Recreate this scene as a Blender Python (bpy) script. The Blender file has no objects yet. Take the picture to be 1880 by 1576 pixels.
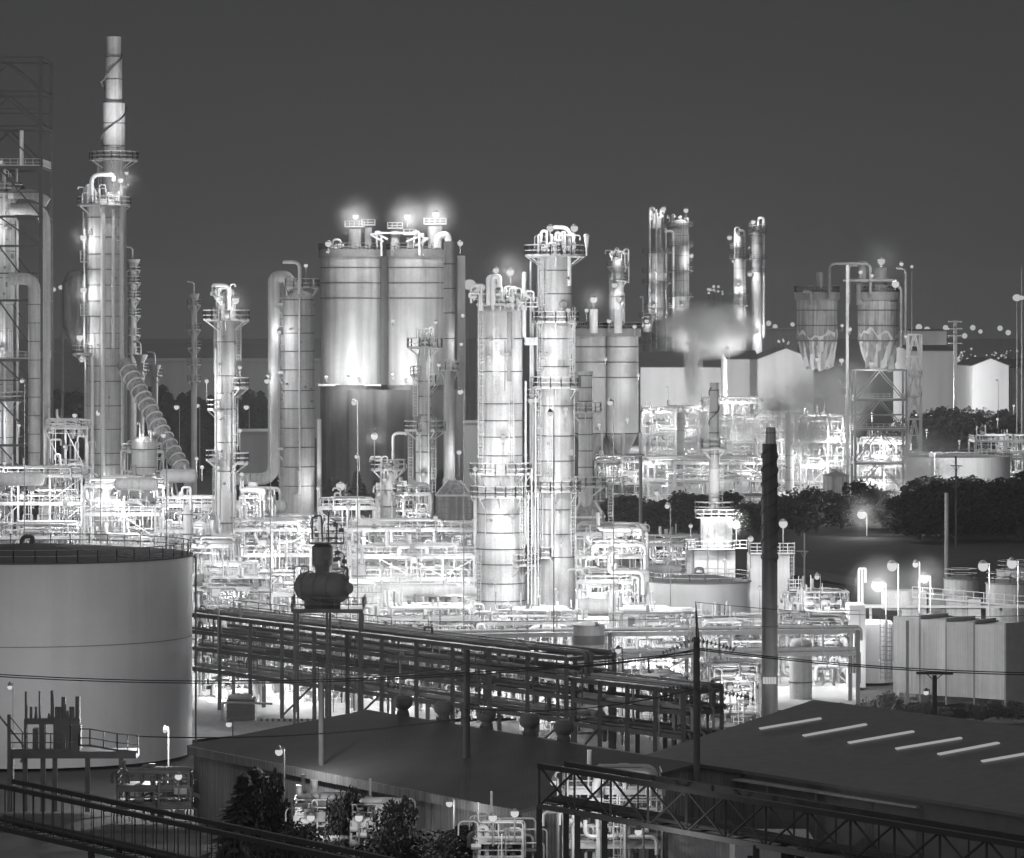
import bpy, math, random
from mathutils import Vector, Matrix
R = math.radians
scene = bpy.context.scene
col = scene.collection
# ------------------------------------------------------------------ camera
H, F, HZ, CX = 41.0, 7500.0, 600.0, 940.0      # eye height, focal length in px of an 1880 px frame, horizon row
cd = bpy.data.cameras.new("camera"); cam = bpy.data.objects.new("camera", cd); col.objects.link(cam)
cam.location = (0, 0, H); cam.rotation_euler = (R(90), 0, 0)
cd.sensor_width = 36; cd.sensor_fit = 'HORIZONTAL'; cd.lens = 36 * F / 1880
cd.shift_y = -(788 - HZ) / 1880
cd.clip_start = 1; cd.clip_end = 30000
scene.camera = cam
# ------------------------------------------------------------------ world: night sky, with unseen fill light added overhead and behind the viewer
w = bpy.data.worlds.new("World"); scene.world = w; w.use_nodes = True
nt = w.node_tree; nt.nodes.clear()
out = nt.nodes.new('ShaderNodeOutputWorld'); bg = nt.nodes.new('ShaderNodeBackground')
tc = nt.nodes.new('ShaderNodeTexCoord'); sep = nt.nodes.new('ShaderNodeSeparateXYZ')
nt.links.new(tc.outputs['Generated'], sep.inputs[0])
def wmath(op, a, b=None, c=None):
    n = nt.nodes.new('ShaderNodeMath'); n.operation = op
    for i, v in enumerate((a, b, c)):
        if v is None: continue
        if isinstance(v, (int, float)): n.inputs[i].default_value = v
        else: nt.links.new(v, n.inputs[i])
    return n.outputs[0]
def wramp(src, a, b, lo, hi):
    n = nt.nodes.new('ShaderNodeMapRange'); n.interpolation_type = 'SMOOTHSTEP'
    nt.links.new(src, n.inputs[0])
    for i, v in enumerate((a, b, lo, hi)): n.inputs[i + 1].default_value = v
    return n.outputs[0]
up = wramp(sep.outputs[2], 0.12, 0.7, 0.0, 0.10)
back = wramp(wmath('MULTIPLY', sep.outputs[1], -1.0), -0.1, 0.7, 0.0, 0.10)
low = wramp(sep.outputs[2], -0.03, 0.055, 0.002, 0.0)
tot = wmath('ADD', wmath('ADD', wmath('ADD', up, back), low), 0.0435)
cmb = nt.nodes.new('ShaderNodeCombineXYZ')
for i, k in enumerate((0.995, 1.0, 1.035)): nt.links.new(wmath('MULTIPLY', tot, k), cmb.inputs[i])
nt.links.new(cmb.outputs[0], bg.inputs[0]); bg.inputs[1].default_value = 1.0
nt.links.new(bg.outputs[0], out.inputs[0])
# ------------------------------------------------------------------ render settings
scene.view_settings.view_transform = 'Standard'; scene.view_settings.look = 'None'
scene.view_settings.exposure = 0; scene.view_settings.gamma = 1
scene.render.engine = 'CYCLES'
cy = scene.cycles
cy.use_denoising = True
try: cy.denoiser = 'OPENIMAGEDENOISE'
except Exception: pass
cy.max_bounces = 4; cy.diffuse_bounces = 3; cy.glossy_bounces = 2; cy.volume_bounces = 0
cy.sample_clamp_indirect = 2.0; cy.use_adaptive_sampling = True; cy.adaptive_threshold = 0.02
cy.use_light_tree = True
# ------------------------------------------------------------------ pixel helpers (only for reading positions off the view)
def X(px, Y): return (px - CX) * Y / F
def Z(py, Y): return H - (py - HZ) * Y / F
def L(n, Y): return n * Y / F
def P(px, py, Y): return Vector((X(px, Y), Y, Z(py, Y)))
def G(px, py, z=0.0):
    Y = (H - z) * F / (py - HZ); return Vector((X(px, Y), Y, z))
# ------------------------------------------------------------------ materials
MATS = {}
def mat(name, base, rough=0.6, metal=0.0, nscale=0.5, var=0.25, streak=0.0, sscale=1.2, wave=0.0, wavescale=2.0, bump=0.0, spec=0.3, fine=0.0, tint=(1, 1, 1.01), wdir='X'):
    m = bpy.data.materials.new(name); m.use_nodes = True; t = m.node_tree; N = t.nodes; Lk = t.links
    b = N['Principled BSDF']; b.inputs['Roughness'].default_value = rough; b.inputs['Metallic'].default_value = metal
    b.inputs['Specular IOR Level'].default_value = spec
    co = N.new('ShaderNodeTexCoord').outputs['Object']
    def mth(op, a, c):
        n = N.new('ShaderNodeMath'); n.operation = op
        for i, v in enumerate((a, c)):
            if isinstance(v, (int, float)): n.inputs[i].default_value = v
            else: Lk.new(v, n.inputs[i])
        return n.outputs[0]
    def noise(sc, vec=(1, 1, 1), det=5):
        mp = N.new('ShaderNodeMapping'); Lk.new(co, mp.inputs[0]); mp.inputs['Scale'].default_value = vec
        n = N.new('ShaderNodeTexNoise'); n.inputs['Scale'].default_value = sc; n.inputs['Detail'].default_value = det
        Lk.new(mp.outputs[0], n.inputs['Vector']); return n.outputs['Fac']
    v = mth('ADD', mth('MULTIPLY', noise(nscale), 2 * var), 1 - var)
    if fine: v = mth('MULTIPLY', v, mth('ADD', mth('MULTIPLY', noise(nscale * 9), 2 * fine), 1 - fine))
    if streak:
        s = noise(sscale, (1.6, 1.6, 0.07), 4)
        n = N.new('ShaderNodeMapRange'); Lk.new(s, n.inputs[0])
        for i, q in enumerate((0.42, 0.62, 1.0, 1 - streak)): n.inputs[i + 1].default_value = q
        v = mth('MULTIPLY', v, n.outputs[0])
    wv = None
    if wave:
        n = N.new('ShaderNodeTexWave'); n.bands_direction = wdir; n.inputs['Scale'].default_value = wavescale
        Lk.new(co, n.inputs['Vector']); wv = n.outputs['Fac']
        v = mth('MULTIPLY', v, mth('ADD', mth('MULTIPLY', wv, wave), 1 - wave / 2))
    cb = N.new('ShaderNodeCombineXYZ')
    for i in range(3): Lk.new(mth('MULTIPLY', v, base * tint[i]), cb.inputs[i])
    Lk.new(cb.outputs[0], b.inputs['Base Color'])
    if bump or wave:
        bp = N.new('ShaderNodeBump'); bp.inputs['Strength'].default_value = bump or 0.4; bp.inputs['Distance'].default_value = 0.1
        Lk.new(wv if wv is not None else noise(3.0), bp.inputs['Height']); Lk.new(bp.outputs[0], b.inputs['Normal'])
    MATS[name] = m; return m
def emis(name, s):
    m = bpy.data.materials.new(name); m.use_nodes = True; t = m.node_tree; t.nodes.clear()
    e = t.nodes.new('ShaderNodeEmission'); o = t.nodes.new('ShaderNodeOutputMaterial')
    e.inputs[0].default_value = (1, 1, 1.01, 1); e.inputs[1].default_value = s; t.links.new(e.outputs[0], o.inputs[0]); MATS[name] = m; return m
mat('cladding', 0.50, 0.75, 0.0, 0.45, 0.22, 0.22, fine=0.22, spec=.12)          # insulated column shells
mat('cladding_dull', 0.34, 0.8, 0.0, 0.45, 0.25, 0.4, fine=0.2, spec=.12)
mat('white_paint', 0.62, 0.5, 0, 0.5, 0.12, 0.12, fine=0.05)
mat('tank_paint', 0.60, 0.55, 0, 0.25, 0.10, 0.06, sscale=0.4, fine=0.05)
mat('steel', 0.50, 0.5, 0, 1.5, 0.25, fine=0.1)
mat('pale_pipe', 0.58, 0.4, 0, 1.0, 0.2)
mat('dull_steel', 0.22, 0.6, 0, 1.0, 0.25)
mat('dark_steel', 0.20, 0.6, 0, 1.0, 0.3)
mat('truss_dark', 0.10, 0.8, 0, 1.0, 0.2, spec=.1)
mat('seam', 0.10, 0.7, 0, 1.0, 0.2)
mat('silo', 0.42, 0.5, 0, 0.25, 0.2, 0.3, sscale=0.3, fine=0.15, spec=.1)
mat('concrete', 0.17, 0.85, 0, 0.12, 0.4, 0.6, sscale=0.16, fine=0.2)
mat('yard', 0.46, 0.9, 0, 0.12, 0.35, fine=0.25)
mat('asphalt', 0.10, 0.85, 0, 0.1, 0.3, fine=0.2)
mat('earth', 0.07, 0.95, 0, 0.03, 0.4, fine=0.3)
mat('hill', 0.10, 0.95, 0, 0.01, 0.4)
mat('roof_dark', 0.11, 0.8, 0, nscale=0.3, var=0.2, spec=0.05, wave=0.06, wavescale=1.1, bump=0.05)
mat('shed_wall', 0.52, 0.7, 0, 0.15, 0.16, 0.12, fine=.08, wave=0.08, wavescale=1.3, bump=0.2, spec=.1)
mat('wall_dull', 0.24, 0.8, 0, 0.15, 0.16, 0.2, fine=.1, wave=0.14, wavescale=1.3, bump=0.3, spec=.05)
mat('shed_plain', 0.55, 0.7, 0, 0.05, 0.18, 0.1, sscale=0.2)
mat('black_paint', 0.20, 0.8, 0, 1.0, 0.2, spec=0.05)
mat('stack_grey', 0.18, 0.6, 0, 0.6, 0.25, 0.3)
mat('chimney_dark', 0.17, 0.8, 0, 0.6, 0.3, 0.3, spec=.05)
mat('band_grey', 0.28, 0.6, 0, 0.6, 0.1)
mat('bark', 0.10, 0.9, 0, 2, 0.3)
mat('leaf', 0.045, 0.7, 0, 0.6, 0.5)
mat('leaf_dark', 0.07, 0.7, 0, 0.6, 0.5)
mat('wood_pole', 0.13, 0.9, 0, 1.0, 0.3)
mat('wire', 0.06, 0.6)
emis('lamp_glass', 0.66); emis('far_lamp', 0.52); emis('skylight', 0.36); emis('pale_glow', 0.5)
# ------------------------------------------------------------------ mesh builder
class MB:
    def __init__(s): s.v = []; s.f = []
    def add(s, vs, fs):
        o = len(s.v); s.v += [tuple(q) for q in vs]; s.f += [tuple(i + o for i in q) for q in fs]; return s
    def hexa(s, c):      # 8 corners: bottom 4 ccw, top 4 ccw
        return s.add(c, [(3, 2, 1, 0), (4, 5, 6, 7), (0, 1, 5, 4), (1, 2, 6, 5), (2, 3, 7, 6), (3, 0, 4, 7)])
    def box(s, x0, x1, y0, y1, z0, z1):
        return s.hexa([(x0, y0, z0), (x1, y0, z0), (x1, y1, z0), (x0, y1, z0), (x0, y0, z1), (x1, y0, z1), (x1, y1, z1), (x0, y1, z1)])
    def bar(s, a, b, w, h=None):
        a = Vector(a); b = Vector(b); h = h or w; d = b - a
        if d.length < 1e-6: return s
        d.normalize(); u = Vector((0, 0, 1)) if abs(d.z) < 0.99 else Vector((0, 1, 0))
        x = d.cross(u).normalized() * (w / 2); y = x.cross(d).normalized() * (h / 2)
        return s.hexa([a - x - y, a + x - y, a + x + y, a - x + y, b - x - y, b + x - y, b + x + y, b - x + y])
    def cyl(s, a, b, r, r2=None, n=12, cap=True):
        a = Vector(a); b = Vector(b); r2 = r if r2 is None else r2; d = (b - a)
        if d.length < 1e-6: return s
        d.normalize(); u = Vector((0, 0, 1)) if abs(d.z) < 0.9 else Vector((1, 0, 0))
        x = d.cross(u).normalized(); y = d.cross(x)
        vs = []
        for c, q in ((a, r), (b, r2)):
            for i in range(n):
                t = 2 * math.pi * i / n; vs.append(c + x * (q * math.cos(t)) + y * (q * math.sin(t)))
        fs = [(i, (i + 1) % n, n + (i + 1) % n, n + i) for i in range(n)]
        if cap: fs += [tuple(range(n - 1, -1, -1)), tuple(range(n, 2 * n))]
        return s.add(vs, fs)
    def tube(s, pts, r, n=8, bend=None):
        pts = [Vector(p) for p in pts]
        if bend and len(pts) > 2:      # round every corner
            q = [pts[0]]
            for i in range(1, len(pts) - 1):
                a = (pts[i - 1] - pts[i]); b = (pts[i + 1] - pts[i]); k = min(bend, a.length * .45, b.length * .45)
                a = pts[i] + a.normalized() * k; b = pts[i] + b.normalized() * k
                for j in range(6):
                    t = j / 5; q.append(a * (1 - t) ** 2 + pts[i] * 2 * t * (1 - t) + b * t * t)
            pts = q + [pts[-1]]
        x = None; vs = []; m = len(pts)
        for i, p in enumerate(pts):
            d = (pts[min(i + 1, m - 1)] - pts[max(i - 1, 0)])
            if d.length < 1e-9: d = Vector((0, 0, 1))
            d.normalize()
            if x is None: x = d.cross(Vector((0, 0, 1)) if abs(d.z) < 0.9 else Vector((1, 0, 0)))
            x = (x - d * x.dot(d)); x = x.normalized() if x.length > 1e-6 else d.orthogonal().normalized()
            y = d.cross(x)
            for k in range(n):
                t = 2 * math.pi * k / n; vs.append(p + (x * math.cos(t) + y * math.sin(t)) * r)
        fs = [(i * n + k, i * n + (k + 1) % n, (i + 1) * n + (k + 1) % n, (i + 1) * n + k) for i in range(m - 1) for k in range(n)]
        fs += [tuple(range(n - 1, -1, -1)), tuple(range((m - 1) * n, m * n))]
        return s.add(vs, fs)
    def lathe(s, cx, cy, prof, n=32, cap=True):
        vs = []
        for r, z in prof:
            for i in range(n):
                t = 2 * math.pi * i / n; vs.append((cx + r * math.cos(t), cy + r * math.sin(t), z))
        fs = [(j * n + i, j * n + (i + 1) % n, (j + 1) * n + (i + 1) % n, (j + 1) * n + i) for j in range(len(prof) - 1) for i in range(n)]
        if cap: fs += [tuple(range(n - 1, -1, -1)), tuple(range((len(prof) - 1) * n, len(prof) * n))]
        return s.add(vs, fs)
    def sector(s, cx, cy, r0, r1, z0, z1, a0, a1):
        m = max(3, int(abs(a1 - a0) / 12)); 
        for i in range(m):
            t0 = R(a0 + (a1 - a0) * i / m); t1 = R(a0 + (a1 - a0) * (i + 1) / m)
            c = [(cx + r * math.cos(t), cy + r * math.sin(t), z) for z in (z0, z1) for r, t in ((r0, t0), (r1, t0), (r1, t1), (r0, t1))]
            s.hexa(c)
        return s
    def ball(s, c, r, n=12, sz=1.0):
        prof = [(max(0.001, r * math.sin(math.pi * j / (n // 2 + 1))), c[2] - sz * r * math.cos(math.pi * j / (n // 2 + 1))) for j in range(n // 2 + 2)]
        return s.lathe(c[0], c[1], prof, n)
    def build(s, name, material, parent=None, loc=None):
        me = bpy.data.meshes.new(name); me.from_pydata(s.v, [], s.f); me.update()
        me.polygons.foreach_set('use_smooth', [True] * len(me.polygons))
        try: me.set_sharp_from_angle(angle=R(35))
        except Exception: me.polygons.foreach_set('use_smooth', [False] * len(me.polygons))
        me.materials.append(MATS[material] if isinstance(material, str) else material)
        o = bpy.data.objects.new(name, me); col.objects.link(o)
        if parent is not None:
            o.parent = parent; o.matrix_parent_inverse = Matrix.Translation(-world_loc(parent))
        return o
def world_loc(o):
    v = Vector(o.location)
    if o.parent is not None and o.type == 'EMPTY': v = v + world_loc(o.parent)
    return v if o.type == 'EMPTY' else Vector((0, 0, 0))
def tag(o, label=None, cat=None, group=None, kind=None):
    if label: o['label'] = label
    if cat: o['category'] = cat
    if group: o['group'] = group
    if kind: o['kind'] = kind
    return o
def thing(name, loc, label, cat, group=None):
    o = bpy.data.objects.new(name, None); o.location = loc; o.empty_display_size = 0.5; col.objects.link(o)
    return tag(o, label, cat, group)
def structure(o): o['kind'] = 'structure'; return o
NL = [0]
LK = 0.2      # one dial for every lamp of the plant
def light(pos, power, parent=None, rad=0.25, smooth=6.0):
    d = bpy.data.lights.new('lamp_light', 'POINT'); d.energy = power * LK; d.shadow_soft_size = rad; d.color = (1.0, 1.0, 1.0)
    if smooth:
        d.use_nodes = True; t = d.node_tree; e = t.nodes.get('Emission') or t.nodes.new('ShaderNodeEmission')
        fo = t.nodes.new('ShaderNodeLightFalloff'); fo.inputs['Strength'].default_value = 1.0; fo.inputs['Smooth'].default_value = smooth
        t.links.new(fo.outputs['Quadratic'], e.inputs['Strength'])
    o = bpy.data.objects.new('lamp_light', d); col.objects.link(o); o.location = pos; NL[0] += 1
    if parent is not None: o.parent = parent; o.matrix_parent_inverse = Matrix.Translation(-world_loc(parent))
    return o
def spot(pos, target, power, ang, parent, blend=.6):
    d = bpy.data.lights.new('fill_beam', 'SPOT'); d.energy = power * LK; d.shadow_soft_size = .3; d.spot_size = R(ang); d.spot_blend = blend
    o = bpy.data.objects.new('fill_beam', d); col.objects.link(o); o.location = pos; o.rotation_euler = (Vector(target) - Vector(pos)).to_track_quat('-Z', 'Y').to_euler(); NL[0] += 1
    o.parent = parent; o.matrix_parent_inverse = Matrix.Translation(-world_loc(parent)); return o
def lamp_part(root, p, power, foot=2.0, r=0.30, off=(0, -0.9, -0.1), smooth=6.0, mt='dull_steel', arm=0):
    """a lamp on a short post that belongs to the thing it is fixed to: part lamp > bulb"""
    p = Vector(p)
    m = MB()
    if foot > 0: m.cyl(p - Vector((0, 0, foot)), p + Vector((0, 0, r * .6)), 0.07, n=6)
    m.cyl(p + Vector((0, 0, r * .55)), p + Vector((0, 0, r * 1.15)), r * 1.0, r * .35, n=10)
    if arm > .3: q = p - Vector((0, 0, foot)); m.bar(q, q + Vector((0, arm, 0)), .14)
    lp = m.build('lamp', mt, root)
    MB().ball(p, r).build('bulb', 'lamp_glass', lp)
    if power: light(p + Vector(off) * (1 + r), power, lp, smooth=smooth)
    return lp
def pole_lamp(p, base, power, label, r=0.3, group='pole lamps', off=(0, -0.9, -0.3), glass='lamp_glass', cat='lamp', smooth=6.0, pr=0.09, pmt='steel'):
    p = Vector(p)
    t = thing('pole_lamp', (p.x, p.y, base), label, cat, group)
    MB().cyl((p.x + r + .1, p.y, base), (p.x + r + .1, p.y, p.z + .25), pr, pr * .7, n=8).build('pole', pmt, t)
    m = MB(); m.bar((p.x + r + .1, p.y, p.z + .3), (p.x - .1, p.y, p.z + .3), 0.1); m.cyl((p.x, p.y, p.z + r * .6), (p.x, p.y, p.z + .35 + r * .6), r, r * .3, n=10)
    m.build('lamp_head', 'dull_steel', t)
    MB().ball(p, r).build('bulb', glass, t)
    if power: light(p + Vector(off) * (1 + r), power, t, smooth=smooth)
    return t
# ------------------------------------------------------------------ railings and stairs
def rail_path(m, pts, h=1.1, r=0.05, step=1.6, levels=(0.5, 1.0), toe=True):
    pts = [Vector(p) for p in pts]
    for a, b in zip(pts, pts[1:]):
        for q in levels: m.bar(a + Vector((0, 0, h * q)), b + Vector((0, 0, h * q)), r * 1.6)
        if toe: m.bar(a + Vector((0, 0, .1)), b + Vector((0, 0, .1)), 0.05, 0.18)
        n = max(1, int((b - a).length / step + .5))
        for i in range(n + 1):
            p = a.lerp(b, i / n); m.bar(p, p + Vector((0, 0, h)), r * 1.8)
    return m
def arc_pts(cx, cy, r, z, a0, a1, st=15):
    m = max(2, int(abs(a1 - a0) / st)); return [(cx + r * math.cos(R(a0 + (a1 - a0) * i / m)), cy + r * math.sin(R(a0 + (a1 - a0) * i / m)), z) for i in range(m + 1)]
def platform(root, cx, cy, r, z, reach=1.6, a0=-200, a1=20, h=1.45, mt='steel', full=True, rr=0.075):
    m = MB(); m.sector(cx, cy, r, r + reach, z - .12, z, a0, a1)
    k = max(2, int(abs(a1 - a0) / 45))
    for i in range(k + 1):
        t = R(a0 + (a1 - a0) * i / k); c, s = math.cos(t), math.sin(t)
        m.bar((cx + r * c, cy + r * s, z - 1.5), (cx + (r + reach) * c, cy + (r + reach) * s, z - .15), .12)
        m.bar((cx + r * c, cy + r * s, z - .2), (cx + (r + reach) * c, cy + (r + reach) * s, z - .2), .14)
    p = m.build('platform', mt, root)
    st = max(8, min(40, math.degrees(1.35 / (r + reach))))
    rl = MB(); ap = arc_pts(cx, cy, r + reach, z, a0, a1, st); rail_path(rl, ap, h, rr, 99)
    rail_path(rl, [(cx + r * math.cos(R(a0)), cy + r * math.sin(R(a0)), z), ap[0]], h, rr, 99)
    rail_path(rl, [(cx + r * math.cos(R(a1)), cy + r * math.sin(R(a1)), z), ap[-1]], h, rr, 99)
    rl.build('handrail', mt, p)
    return p
def ladder(root, p0, p1, wd=0.5, cage=True, mt='steel', sx=1, rs=0.5):
    p0 = Vector(p0); p1 = Vector(p1); m = MB()
    for s in (-.5, .5): m.bar(p0 + Vector((s * wd, 0, 0)), p1 + Vector((s * wd, 0, 0)), .07)
    n = int((p1 - p0).length / rs)
    for i in range(n): q = p0.lerp(p1, (i + .5) / n); m.bar(q - Vector((wd / 2, 0, 0)), q + Vector((wd / 2, 0, 0)), .05)
    l = m.build('ladder', mt, root)
    if cage:
        c = MB(); k = max(1, int((p1.z - p0.z - 2.2) / 1.6))
        for i in range(k):
            z = p0.z + 2.2 + i * 1.6
            c.tube([(p0.x + .42 * math.cos(t), p0.y - .4 - .42 * math.sin(t), z) for t in [math.pi * j / 6 - 0.0 for j in range(7)]], .035, 4)
        for t in (0.0, 0.8, 1.57, 2.35, 3.14): c.bar((p0.x + .42 * math.cos(t), p0.y - .4 - .42 * math.sin(t), p0.z + 2.2), (p0.x + .42 * math.cos(t), p0.y - .4 - .42 * math.sin(t), p1.z + 1), .04)
        c.build('cage', mt, l)
    return l
# ------------------------------------------------------------------ process column
def column(name, label, cat, px, Y, prof, plats=(), band=None, bands=None, ladders=(), pipes=(), lamps=(), mt='cladding', group=None,
           seed=1, top_gear=0, dome=True, base=0.0, rail_mt='steel', man=(), pipe_mt='pale_pipe', clampn=True):
    """prof: [(py, width px)] from the top down"""
    rnd = random.Random(seed); cx, cyy = X(px, Y), Y
    t = thing(name, (cx, cyy, base), label, cat, group)
    pr = []; last = None
    for py, wd in prof:
        r = L(wd, Y) / 2; z = Z(py, Y)
        if last is not None and abs(last - r) > 1e-6: pr.append((last, z + min(.6, abs(last - r) * 1.5)))
        pr.append((r, z)); last = r
    pr.append((last, base)); pr.reverse()
    r0, z0 = pr[-1]
    if dome:
        for k in range(1, 7): a = k * math.pi / 12; pr.append((max(.01, r0 * math.cos(a)), z0 + r0 * .5 * math.sin(a)))
    MB().lathe(cx, cyy, pr, 40).build('shell', mt, t)
    def rad(z):
        rr = pr[0][0]
        for (ra, za), (rb, zb) in zip(pr, pr[1:]):
            if za <= z <= zb: return ra + (rb - ra) * ((z - za) / (zb - za) if zb > za else 0)
        return r0
    bm = MB(); n = 0
    bl = [Z(b, Y) for b in (bands or [])]
    if band:
        z = z0 - band * .4
        while z > base + 1: bl.append(z); z -= band
    for z in bl:
        r = rad(z); bm.lathe(cx, cyy, [(r + .02, z - .07), (r + .07, z - .07), (r + .07, z + .07), (r + .02, z + .07)], 40, cap=False); n += 1
    if n: bm.build('cladding_joint', 'seam', t)
    for pl in plats:
        z = Z(pl[0], Y); r = rad(z); a0, a1 = (pl[1], pl[2]) if len(pl) > 2 else (-200, 20); rc = pl[3] if len(pl) > 3 else 1.6
        platform(t, cx, cyy, r + .02, z, rc, a0, a1, mt=rail_mt)
    for dx, pt, pb in ladders:
        x = cx + L(dx, Y); zz = min(Z(pt, Y), z0); r = max(rad(Z(pb, Y)), rad(zz)); dxm = L(dx, Y)
        yy = cyy - (math.sqrt(max(0, r * r - dxm * dxm)) + .35 if abs(dxm) < r else 0.0)
        ladder(t, (x, yy, Z(pb, Y)), (x, yy, Z(pt, Y)), mt=rail_mt)
    for q in pipes:
        dx, pt, pb, pr_ = q[:4]; x = cx + L(dx, Y); dxm = L(dx, Y); r = rad(Z((pt + pb) / 2, Y)); 
        yy = cyy - (math.sqrt(max(0, r * r - dxm * dxm)) + pr_ + .25 if abs(dxm) < r else 0.2)
        zt = Z(pt, Y); zb = max(base, Z(pb, Y))
        kind = q[4] if len(q) > 4 else 'in'
        if kind == 'in': pts = [(x, yy, zb), (x, yy, zt), (cx + (x - cx) * .2, cyy, zt)]
        elif kind == 'hook': pts = [(x, yy, zb), (x, yy, zt), (x + L(q[5], Y), yy, zt), (x + L(q[5], Y), yy, zt - L(q[6], Y))]
        else: pts = [(x, yy, zb), (x, yy, zt)]
        MB().tube(pts, pr_, 10, bend=pr_ * 3 + .3).build('pipe', pipe_mt if len(q) < 8 else q[7], t)
        if clampn and zt - zb > 12:
            c = MB(); z = zb + 4
            while z < zt - 2: 
                c.bar((x - pr_ - .15, yy, z), (x + pr_ + .15, yy, z), .14); c.bar((x, yy, z), (x, yy + .5 + pr_, z), .12); z += 8
            c.build('pipe_clamp', 'dull_steel', t)
    for q in lamps: lamp_part(t, (cx + L(q[0], Y), cyy - (q[3] if len(q) > 3 else r0 + 1.2), Z(q[1], Y)), q[2], foot=q[4] if len(q) > 4 else 2.0, r=q[5] if len(q) > 5 else .3, arm=(q[3] if len(q) > 3 else r0 + 1.2))
    for dx, py in man:
        x = L(dx, Y); z = Z(py, Y); r = rad(z); yy = cyy - math.sqrt(max(.01, r * r - x * x)); m = MB()
        m.cyl((cx + x, yy + .2, z), (cx + x, yy - .5, z), .38, n=16); m.cyl((cx + x, yy - .5, z), (cx + x, yy - .62, z), .5, n=16); m.build('manhole', 'dull_steel', t)
    if r0 > .9 and z0 - base > 12 and 'chimney' not in cat:
        for i in range(int((z0 - base) / 3.2)):
            a = R(rnd.uniform(-165, -15)); z = rnd.uniform(base + 3, z0 - 1); r = rad(z); c, s_ = math.cos(a), math.sin(a); k = rnd.random()
            if k < .5: MB().cyl((cx + r * .95 * c, cyy + r * .95 * s_, z), (cx + (r + .35) * c, cyy + (r + .35) * s_, z), .12, n=8).cyl((cx + (r + .3) * c, cyy + (r + .3) * s_, z), (cx + (r + .4) * c, cyy + (r + .4) * s_, z), .22, n=10).build('nozzle', 'dull_steel', t)
            elif k < .8: h_ = rnd.uniform(3, 12); MB().bar((cx + (r + .12) * c, cyy + (r + .12) * s_, z), (cx + (r + .12) * c, cyy + (r + .12) * s_, max(base + 1, z - h_)), .09).build('conduit', rnd.choice(('dull_steel', 'steel')), t)
            else: MB().box(cx + (r + .1) * c - .3, cx + (r + .1) * c + .3, cyy + (r + .1) * s_ - .3, cyy + (r + .1) * s_, z, z + .8).build('junction_box', 'dull_steel', t)
        pls = sorted((Z(p_[0], Y) for p_ in plats)); sd = 1
        for za, zb in zip([base + 2] + pls, pls):
            if zb - za > 4: sd = -sd; r = rad(za + 1); a = R(-90 + sd * 55); ladder(t, (cx + (r + .3) * math.cos(a), cyy + (r + .3) * math.sin(a), za), (cx + (r + .3) * math.cos(a), cyy + (r + .3) * math.sin(a), zb + 1), mt=rail_mt)
    if top_gear:
        z = z0 + r0 * .4
        for i in range(top_gear):
            a = rnd.uniform(-1, 1) * r0 * 1.2; b = rnd.uniform(-r0, 0) * 1.1; hh = rnd.uniform(.6, 2.6); e = rnd.uniform(-1.6, 1.6)
            pts = [(cx + a, cyy + b, z - .8), (cx + a, cyy + b, z + hh), (cx + a + e, cyy + b, z + hh), (cx + a + e, cyy + b, z + hh - rnd.uniform(.3, hh))]
            MB().tube(pts, rnd.choice((.08, .12, .18)), 7, bend=.35).build('pipe', pipe_mt, t)
        for i in range(top_gear // 2):
            a = rnd.uniform(-1, 1) * r0 * 1.3; b = rnd.uniform(-r0 * 1.2, -r0 * .2); m = MB(); q = z + rnd.uniform(-.3, 1.2)
            m.cyl((cx + a, cyy + b, q - .5), (cx + a, cyy + b, q + .2), .2, n=8); m.cyl((cx + a, cyy + b, q + .2), (cx + a, cyy + b, q + .8), .07, n=6)
            m.cyl((cx + a, cyy + b, q + .75), (cx + a, cyy + b, q + .82), .3, n=12); m.cyl((cx + a - .35, cyy + b, q), (cx + a + .35, cyy + b, q), .22, n=8); m.build('valve', 'steel', t)
    t['_r'] = r0
    return t
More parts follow.
